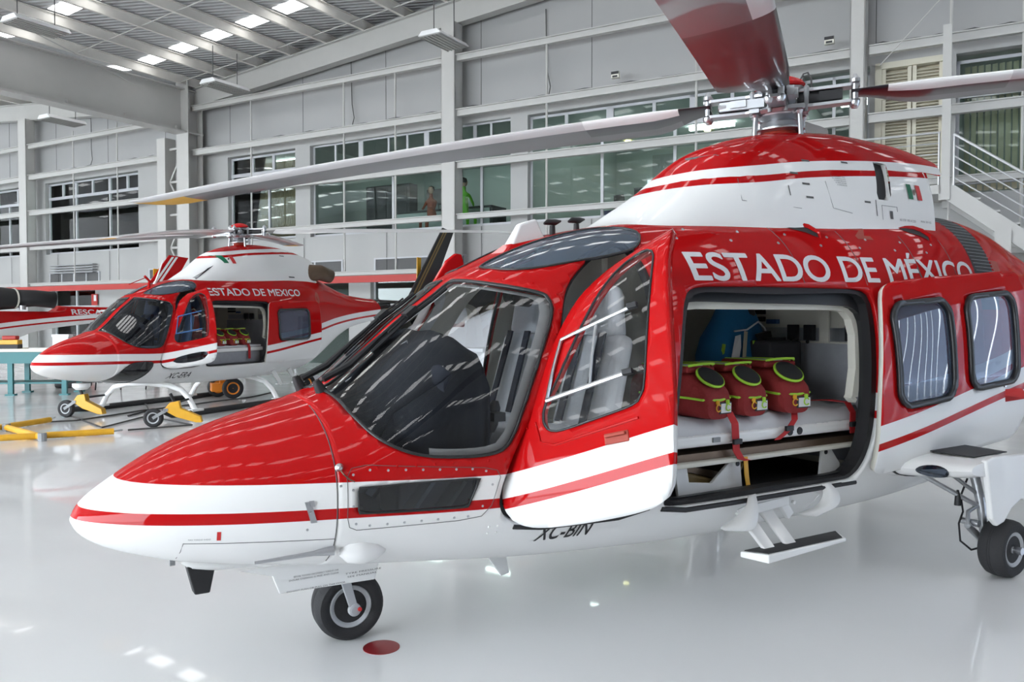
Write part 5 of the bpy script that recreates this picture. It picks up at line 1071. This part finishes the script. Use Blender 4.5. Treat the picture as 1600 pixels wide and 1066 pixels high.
r=thing_at('headphones',3.93,-.14,1.50,0,'black coiled headset hanging above the blue backpack','headset')
blob([(-.04,0,.05,.05),(.02,0,.075,.07),(.08,-.01,.07,.06),(.12,-.02,.04,.03)],'ear_cup','black',r)
b=hb();b.tube([(.06,0,.05),(.11,0,.0),(.08,0,-.05),(.03,.04,-.06)],.01,6);b.tube([(-.04,0,.1),(-.1,0,.02),(-.16,.02,-.1),(-.2,.02,-.22)],.004,6);b.make('headset_cord','cable',r,smooth=True)
b=thing_at('dark_case',4.02,.10,.95,0,'dark case standing between the backpack and the grey panel in the near cabin','case');bb=hb();bb.box(-.16,.14,-.3,.05,-.1,.40);bb.make('case_body','floorgrey',b,bevel=.02);bb=hb();bb.box(-.10,.08,-.05,-.03,.40,.42);bb.make('case_handle','black',b)
# ---------------------------------------------------------------- second (far) helicopter on skids
a67=math.radians(67.5);FX,FY=-4.94-4.1*math.cos(a67),15-4.1*math.sin(a67);FH=(FX,FY,67.5,.13)
F_=helicopter('rescue_helicopter',FX,FY,67.5,.13,'smaller-looking red and white helicopter on skids behind at left, side doors open',1,'far')
rotor(F_,math.radians(67.5+87),2.80,math.radians(5))
surftext(F_,'ESTADO DE MEXICO',2.62,1.73,.125,2.35,'lettering','label',slope=.02,bold=.015)
surftext(F_,'XC-ERA',1.80,.43,.09,.42,'registration','black',shear=.25,bold=.01)
b=hb()
for s_ in (1,-1):
    pass
for x in (1.95,3.9):
    b=hb();P=[(x,s*y,z) for s,y,z in ((1,.98,-.06),(1,.86,.12),(1,.70,.25),(1,.45,.31),(1,.1,.33),(-1,.1,.33),(-1,.45,.31),(-1,.70,.25),(-1,.86,.12),(-1,.98,-.06))];b.tube(P,.042,12);b.make('cross_tube','white',F_,smooth=True)
for s_ in (1,-1):
    b=hb();b.tube([(1.3,s_*1.0,.0),(1.45,s_*1.0,-.07),(1.7,s_*1.0,-.085),(4.6,s_*1.0,-.085),(5.0,s_*1.0,-.08)],.045,12);b.make('skid_tube','black' ,F_,smooth=True)
    b=hb();b.obox((1.95,s_*.99,-.05),(.12,0,0),(0,.05,0),(0,0,.02));b.obox((3.9,s_*.99,-.05),(.12,0,0),(0,.05,0),(0,0,.02));b.make('skid_saddle','white',F_,bevel=.01)
    b=hb();b.tube([(1.95,s_*.86,.12),(1.58,s_*.98,.10)],.018,8);b.lathe((1.60,s_*.98,.10),(-1,.0,0),[(0,.035),(.05,.035)],12);b.make('skid_step','black',F_,smooth=True)
b=hb();b.lathe((.75,.0,.42),(0,0,-1),[(0,.12),(.05,.12),(.09,.08)],16);b.make('landing_light','white',F_,smooth=True)
b=hb();b.tube([(2.0,0,1.80),(2.02,0,1.95),(1.93,.0,2.02)],.02,8);b.tube([(1.95,0,2.0),(1.62,0,1.88)],.006,6);b.make('wire_cutter','red',F_)
b=hb();b.tube([(2.2,-.1,1.84),(2.42,-.12,2.30)],[.02,.006],8);b.lathe((2.19,-.1,1.80),(.3,0,1),[(0,.06),(.06,.04),(.16,.015)],10);b.make('whip_antenna','white',F_,smooth=True)
b=hb();b.tube([(5.55,.28,2.16),(5.75,.34,2.25),(5.95,.42,2.27),(6.2,.50,2.20)],[.16,.17,.15,.13],18,cap=False);b.make('exhaust_duct','brown',F_,smooth=True,solid=.01)
b=hb();b.add([(x,float(ycowl(x,z))+.005,z) for x,z in ((4.72,2.53),(4.86,2.53),(5.02,2.12),(4.84,2.12))],[(0,1,2,3)]);b.make('heat_strip','floorgrey',F_,recalc=False)
b=hb();b.add([(x,float(ycowl(x,z))+.005,z) for x,z in ((2.72,2.03),(3.12,2.25),(3.02,2.20),(2.70,2.0))],[(0,1,2,3)]);b.make('intake_screen','chin',F_,recalc=False)
b=hb();b.add([(x,s_*(float(ysurf(x,z))+.004),z) for s_ in (1,) for x,z in [(5.6+.09*math.cos(t),1.75+.12*math.sin(t)) for t in np.linspace(0,2*math.pi,20,endpoint=False)]],[tuple(range(20))]);b.make('drain_grille','boot',F_,recalc=False)
for x in (4.3,4.75):
    b=hb();b.prism([(x-.12,.60,.40),(x-.02,.60,.44),(x+.10,.68,.17),(x+.04,.68,.15)],(0,.03,0));b.beam((x-.02,.66,.17),(x+.28,.70,.17),.05,.02);b.make('step_bracket','white',F_,bevel=.004)
for x,lab in ((2.95,'left red medical bag seen through the cabin door of the far helicopter'),(3.25,'middle red medical bag in the cabin of the far helicopter'),(3.55,'right red medical bag in the cabin of the far helicopter')): bag(FH,x,.36,.90,0,lab,'red medical bags in the far helicopter')
st2=thing_at('stretcher',3.2,.36,.76,0,'white stretcher under the bags in the far helicopter','stretcher',None,FH);b=hb();b.box(-.75,.8,-.24,.24,.03,.10);b.make('stretcher_frame','white',st2,bevel=.02);b=hb();b.box(-.73,.78,-.22,.22,.10,.14);b.make('sheet','sheet',st2,bevel=.02);b=hb();b.box(-.7,.75,-.2,.2,-.19,.03);b.make('stretcher_base','greyc',st2)
strap(3.62,.60,.80,[(0,-.02,.12),(0,.012,.06),(0,.012,-.14)],.06,'redweb','red strap hanging from the stretcher of the far helicopter',None,FH)
r=thing_at('backpack',2.95,-.15,1.05,.2,'dark red backpack hanging behind the bags in the far helicopter','backpack',None,FH);blob([(0,0,.24,.13),(.2,0,.27,.14),(.42,.0,.24,.12),(.50,.0,.15,.08)],'pack_body','bagred',r);b=hb();b.tube([(-.2,.13,.40),(0,.14,.47),(.2,.13,.38)],.01,6);b.make('piping','tan',r)
r=thing_at('dark_case',3.35,-.3,1.5,0,'navy rounded case up behind the bags in the far helicopter','case',None,FH);blob([(-.9,0,.2,.15),(-.2,0,.2,.15),(0,0,.22,.16),(.22,0,.22,.16),(.26,0,.18,.12)],'case_body','navy',r)
# ---------------------------------------------------------------- third helicopter, engine bare, at the far left
a3=math.radians(52);T3=(-16.3,14.9,57.0,0)
H3=helicopter('helicopter_under_repair',T3[0],T3[1],T3[2],T3[3],'red and white helicopter with bare engines behind the teal workbench at far left',0,'stripped')
surftext(H3,'RESCATE',8.30,1.585,.14,1.15,'lettering','label',slope=-.0,bold=.02)
b=hb();b.tube([(6.0,.3,1.93),(6.3,.3,1.97),(6.8,.3,1.97)],[.27,.3,.25],20);b.make('engine','black',H3,smooth=True)
b=hb();b.tube([(6.8,.3,1.97),(7.3,.35,1.99),(7.75,.42,1.95)],[.22,.2,.2],18,cap=False);b.make('exhaust_duct','black',H3,smooth=True,solid=.02)
b=hb();b.lathe((6.28,.3,1.97),(1,0,0),[(0,.31),(.05,.31)],24);b.lathe((6.8,.3,1.97),(1,0,0),[(0,.26),(.04,.26)],24);b.make('engine_ring','cream',H3)
b=hb();b.tube([(6.0,.5,1.87),(6.4,.52,1.87),(6.7,.5,1.9)],.03,8);b.lathe((6.9,.55,1.7),(0,0,1),[(0,.08),(.1,.08)],12);b.make('engine_pipes','alu',H3,smooth=True)
# ---------------------------------------------------------------- ground equipment
def gp(px,py,z=0):
    f=1290;P=math.atan(36/1290);d=np.array([(px-800)/f,math.cos(P)+math.sin(P)*(533-py)/f,-math.sin(P)+math.cos(P)*(533-py)/f]);kk=(z-1.494)/d[2];return d*kk+np.array([0,0,1.494])
# yellow tow bar
p1,p2=gp(-40,687,.05),gp(178,674,.05);q1,q2=gp(-40,674,.05),gp(78,656,.05);m1,m2=gp(10,668,.05),gp(66,683,.05)
r=empty('tow_bar',tuple(p1),0,label='yellow A-shaped tow bar lying on the floor at far left',cat='tow bar');L=lambda v:tuple(np.array(v)-p1)
for a_,b_,nm in ((p1,p2,'bar_tube'),(q1,q2,'bar_tube'),(m1,m2,'cross_tube')):
    b=B(L);b.tube([a_,b_],.04,12);b.make(nm,'yellow',r,smooth=True)
for a_,b_ in ((p2,gp(192,672,.05)),(q2,gp(86,652,.05))):
    b=B(L);b.tube([a_,a_+(b_-a_)*.9],.012,8);b.make('tow_pin','steel',r)
for c_ in (m1,m2): 
    b=B(L);b.lathe(c_,(0,0,1),[(-.05,.05),(.05,.05)],10);b.make('bar_clamp','grey',r)
# ground handling wheel units clipped to the skids
def handler(px,py,label,rz):
    c=gp(px,py);r=empty('skid_dolly',tuple(c),rz,label=label,cat='ground wheel',group='yellow skid dollies')
    T=lambda v:v
    b=B();b.prism([(.14,-.05,.24),(.22,-.05,.34),(.34,-.05,.36),(.36,-.05,.26),(.62,-.05,.14),(.64,-.05,.06),(.56,-.05,.06),(.30,-.05,.14)],(0,.1,0));b.make('dolly_body','yellow',r,bevel=.01)
    b=B();b.tube([(.27,0,.34),(.22,0,.46)],.022,8);b.make('dolly_handle','black',r)
    b=B();b.beam((0,-.055,.13),(.18,-.055,.24),.01,.04);b.beam((0,.055,.13),(.18,.055,.24),.01,.04);b.box(.14,.2,-.06,.06,.22,.26);b.make('dolly_fork','grey',r)
    wheel(r,(0.0,0,.13),.13,.08,T=T,name='caster_wheel')
    return r
handler(104,652,'yellow dolly with small black wheel at the farther skid tip of the far helicopter',math.radians(-10))
handler(240,668,'yellow dolly with small black wheel at the nearer skid tip of the far helicopter',math.radians(10))
c=gp(352,622);r=empty('wheel_dolly',tuple(c),math.radians(25),label='orange two-wheel dolly standing under the belly of the far helicopter',cat='ground wheel');T=lambda v:v
wheel(r,(.12,-.15,.19),.19,.12,T=T,name='dolly_wheel',rimmat='orange');wheel(r,(-.1,.28,.19),.19,.12,T=T,name='dolly_wheel',rimmat='orange')
b=B();b.box(-.25,.0,-.1,.2,.13,.28);b.box(-.1,.02,-.06,.1,.28,.34);b.tube([(.12,-.15,.19),(-.1,.28,.19)],.03,8);b.make('dolly_body','orange',r,bevel=.02)
c=gp(477,615);r=empty('wheel_dolly',tuple(c),math.radians(25),label='black wheel with yellow hub peeking out beside the near wiper base',cat='ground wheel');wheel(r,(0,0,.2),.2,.12,T=T,name='dolly_wheel',rimmat='orange');b=B();b.box(-.05,.3,.05,.15,.2,.35);b.make('dolly_body','alu',r,bevel=.02)
# hoses and cables on the floor
for pts,lab in (([(200,650),(235,640),(300,632),(330,628),(395,620),(430,612)],'black hose trailing on the floor under the far helicopter'),([(60,660),(120,657),(180,648),(232,640),(228,632),(205,628)],'thin black cable looping near the farther skid'),([(110,650),(160,668),(230,650),(300,664),(200,672)],'thin dark cable on the floor before the far helicopter')):
    setprops(B().tube([gp(x,y,.012) for x,y in pts],.012,6).make('floor_cable','cable'),lab,'cable')
setprops(B().lathe(gp(596,1012),(0,0,1),[(0,.083),(.002,.083)],48).make('floor_spot','disc',recalc=True),'round red painted spot on the white floor beside the nose wheel','floor mark')
# teal workbench with its things
c=gp(-130,620);BA=math.atan2(.12,1)
r=empty('workbench',(c[0],c[1],0),BA,label='teal steel workbench with pale top at the left edge',cat='workbench')
B().box(-.3,2.75,-.05,.8,.84,.90).make('bench_top','cream',r,bevel=.01);b=B();b.box(-.25,2.7,-.02,.0,.62,.84);b.make('apron','teal',r)
for x,y in ((1.62,0),(-.2,0),(2.6,0),(-.2,.7),(2.6,.7),(1.62,.7)):
    b=B();b.box(x,x+.09,y,y+.07,0,.84);b.box(x-.04,x+.13,y-.03,y+.1,0,.03);b.make('leg','teal',r)
b=B();b.box(-.2,2.6,.05,.7,.22,.25);b.make('shelf','teal',r)
def onbench(name,x,y,label,cat,z=.90): 
    M_=Matrix.Rotation(BA,4,'Z')@Vector((x,y,0));return empty(name,(c[0]+M_[0],c[1]+M_[1],z),BA,label=label,cat=cat)
r=onbench('toolbox',1.55,.2,'yellow and red toolbox on the teal workbench','toolbox');B().box(-.12,.22,-.1,.1,0,.08).make('toolbox_base','black',r);B().box(-.12,.22,-.1,.1,.08,.17).make('toolbox_body','yellow',r,bevel=.01);B().box(-.08,.18,-.08,.08,.17,.25).make('toolbox_tray','redbeam',r,bevel=.02)
r=onbench('parts_bin',2.45,.45,'clear plastic parts box at the right end of the workbench','box');B().box(-.15,.15,-.1,.1,0,.22).make('bin_body','clear',r,bevel=.01);B().box(-.16,.16,-.11,.11,.22,.27).make('bin_lid','label',r)
r=onbench('paper_sheet',2.2,.15,'white papers lying on the workbench','paper');B().box(-.2,.25,-.12,.1,.0,.012).make('paper','label',r)
r=onbench('floor_bag',2.1,1.8,'black bag on the floor behind the workbench','bag',0);B().box(-.3,.35,-.2,.2,0,.28).make('bag_body','black',r,bevel=.06)
r=onbench('tool_stand',3.3,1.1,'low dark three-legged stand on the floor under the nose of the far helicopter','stand',0)
B().box(-.5,.6,-.1,.1,.30,.34).make('stand_top','black',r)
for x in (-.45,.05,.55): B().tube([(x,0,.3),(x-.03,0,0)],.015,8).make('leg','black',r)
# things seen through the near windscreen
c=gp(742,640);r=empty('white_table',(gp(742,620)[0],gp(742,620)[1],0),math.radians(-28),label='small white table seen through the windscreen of the near helicopter',cat='table')
B().box(-.5,.35,-.3,.4,.86,.93).make('table_top','label',r,bevel=.01)
for x,y in ((-.45,-.25),(.28,-.25),(-.45,.33),(.28,.33)): B().box(x,x+.07,y,y+.07,0,.86).make('leg','label',r)
B().box(-.42,.3,-.24,-.22,.25,.3).make('stretcher_bar','label',r)
c=gp(715,600);r=empty('white_cabinet',(c[0],c[1],0),WANG,label='white cabinet against the wall seen through the near windscreen',cat='cabinet')
B().box(-1.6,.9,0,.6,0,1.55).make('cabinet_body','wall',r,bevel=.01);B().box(-1.55,-.4,-.02,0,.08,1.5).make('cabinet_door','label',r);B().box(-.35,.85,-.02,0,.08,1.5).make('cabinet_door','label',r);B().box(.0,.9,.0,.5,1.55,1.75).make('counter_equipment','black',r,bevel=.02)
r=empty('notice',(*WP((-.95,.02,0))[:2],1.9),WANG,label='yellow notice taped to the ground-floor glass seen through the near windscreen',cat='sign');B().box(-.16,.16,-.03,-.02,-.3,.3).make('notice_sheet','yellow',r);B().box(-.1,.1,-.035,-.03,.0,.12).make('notice_print','black',r)
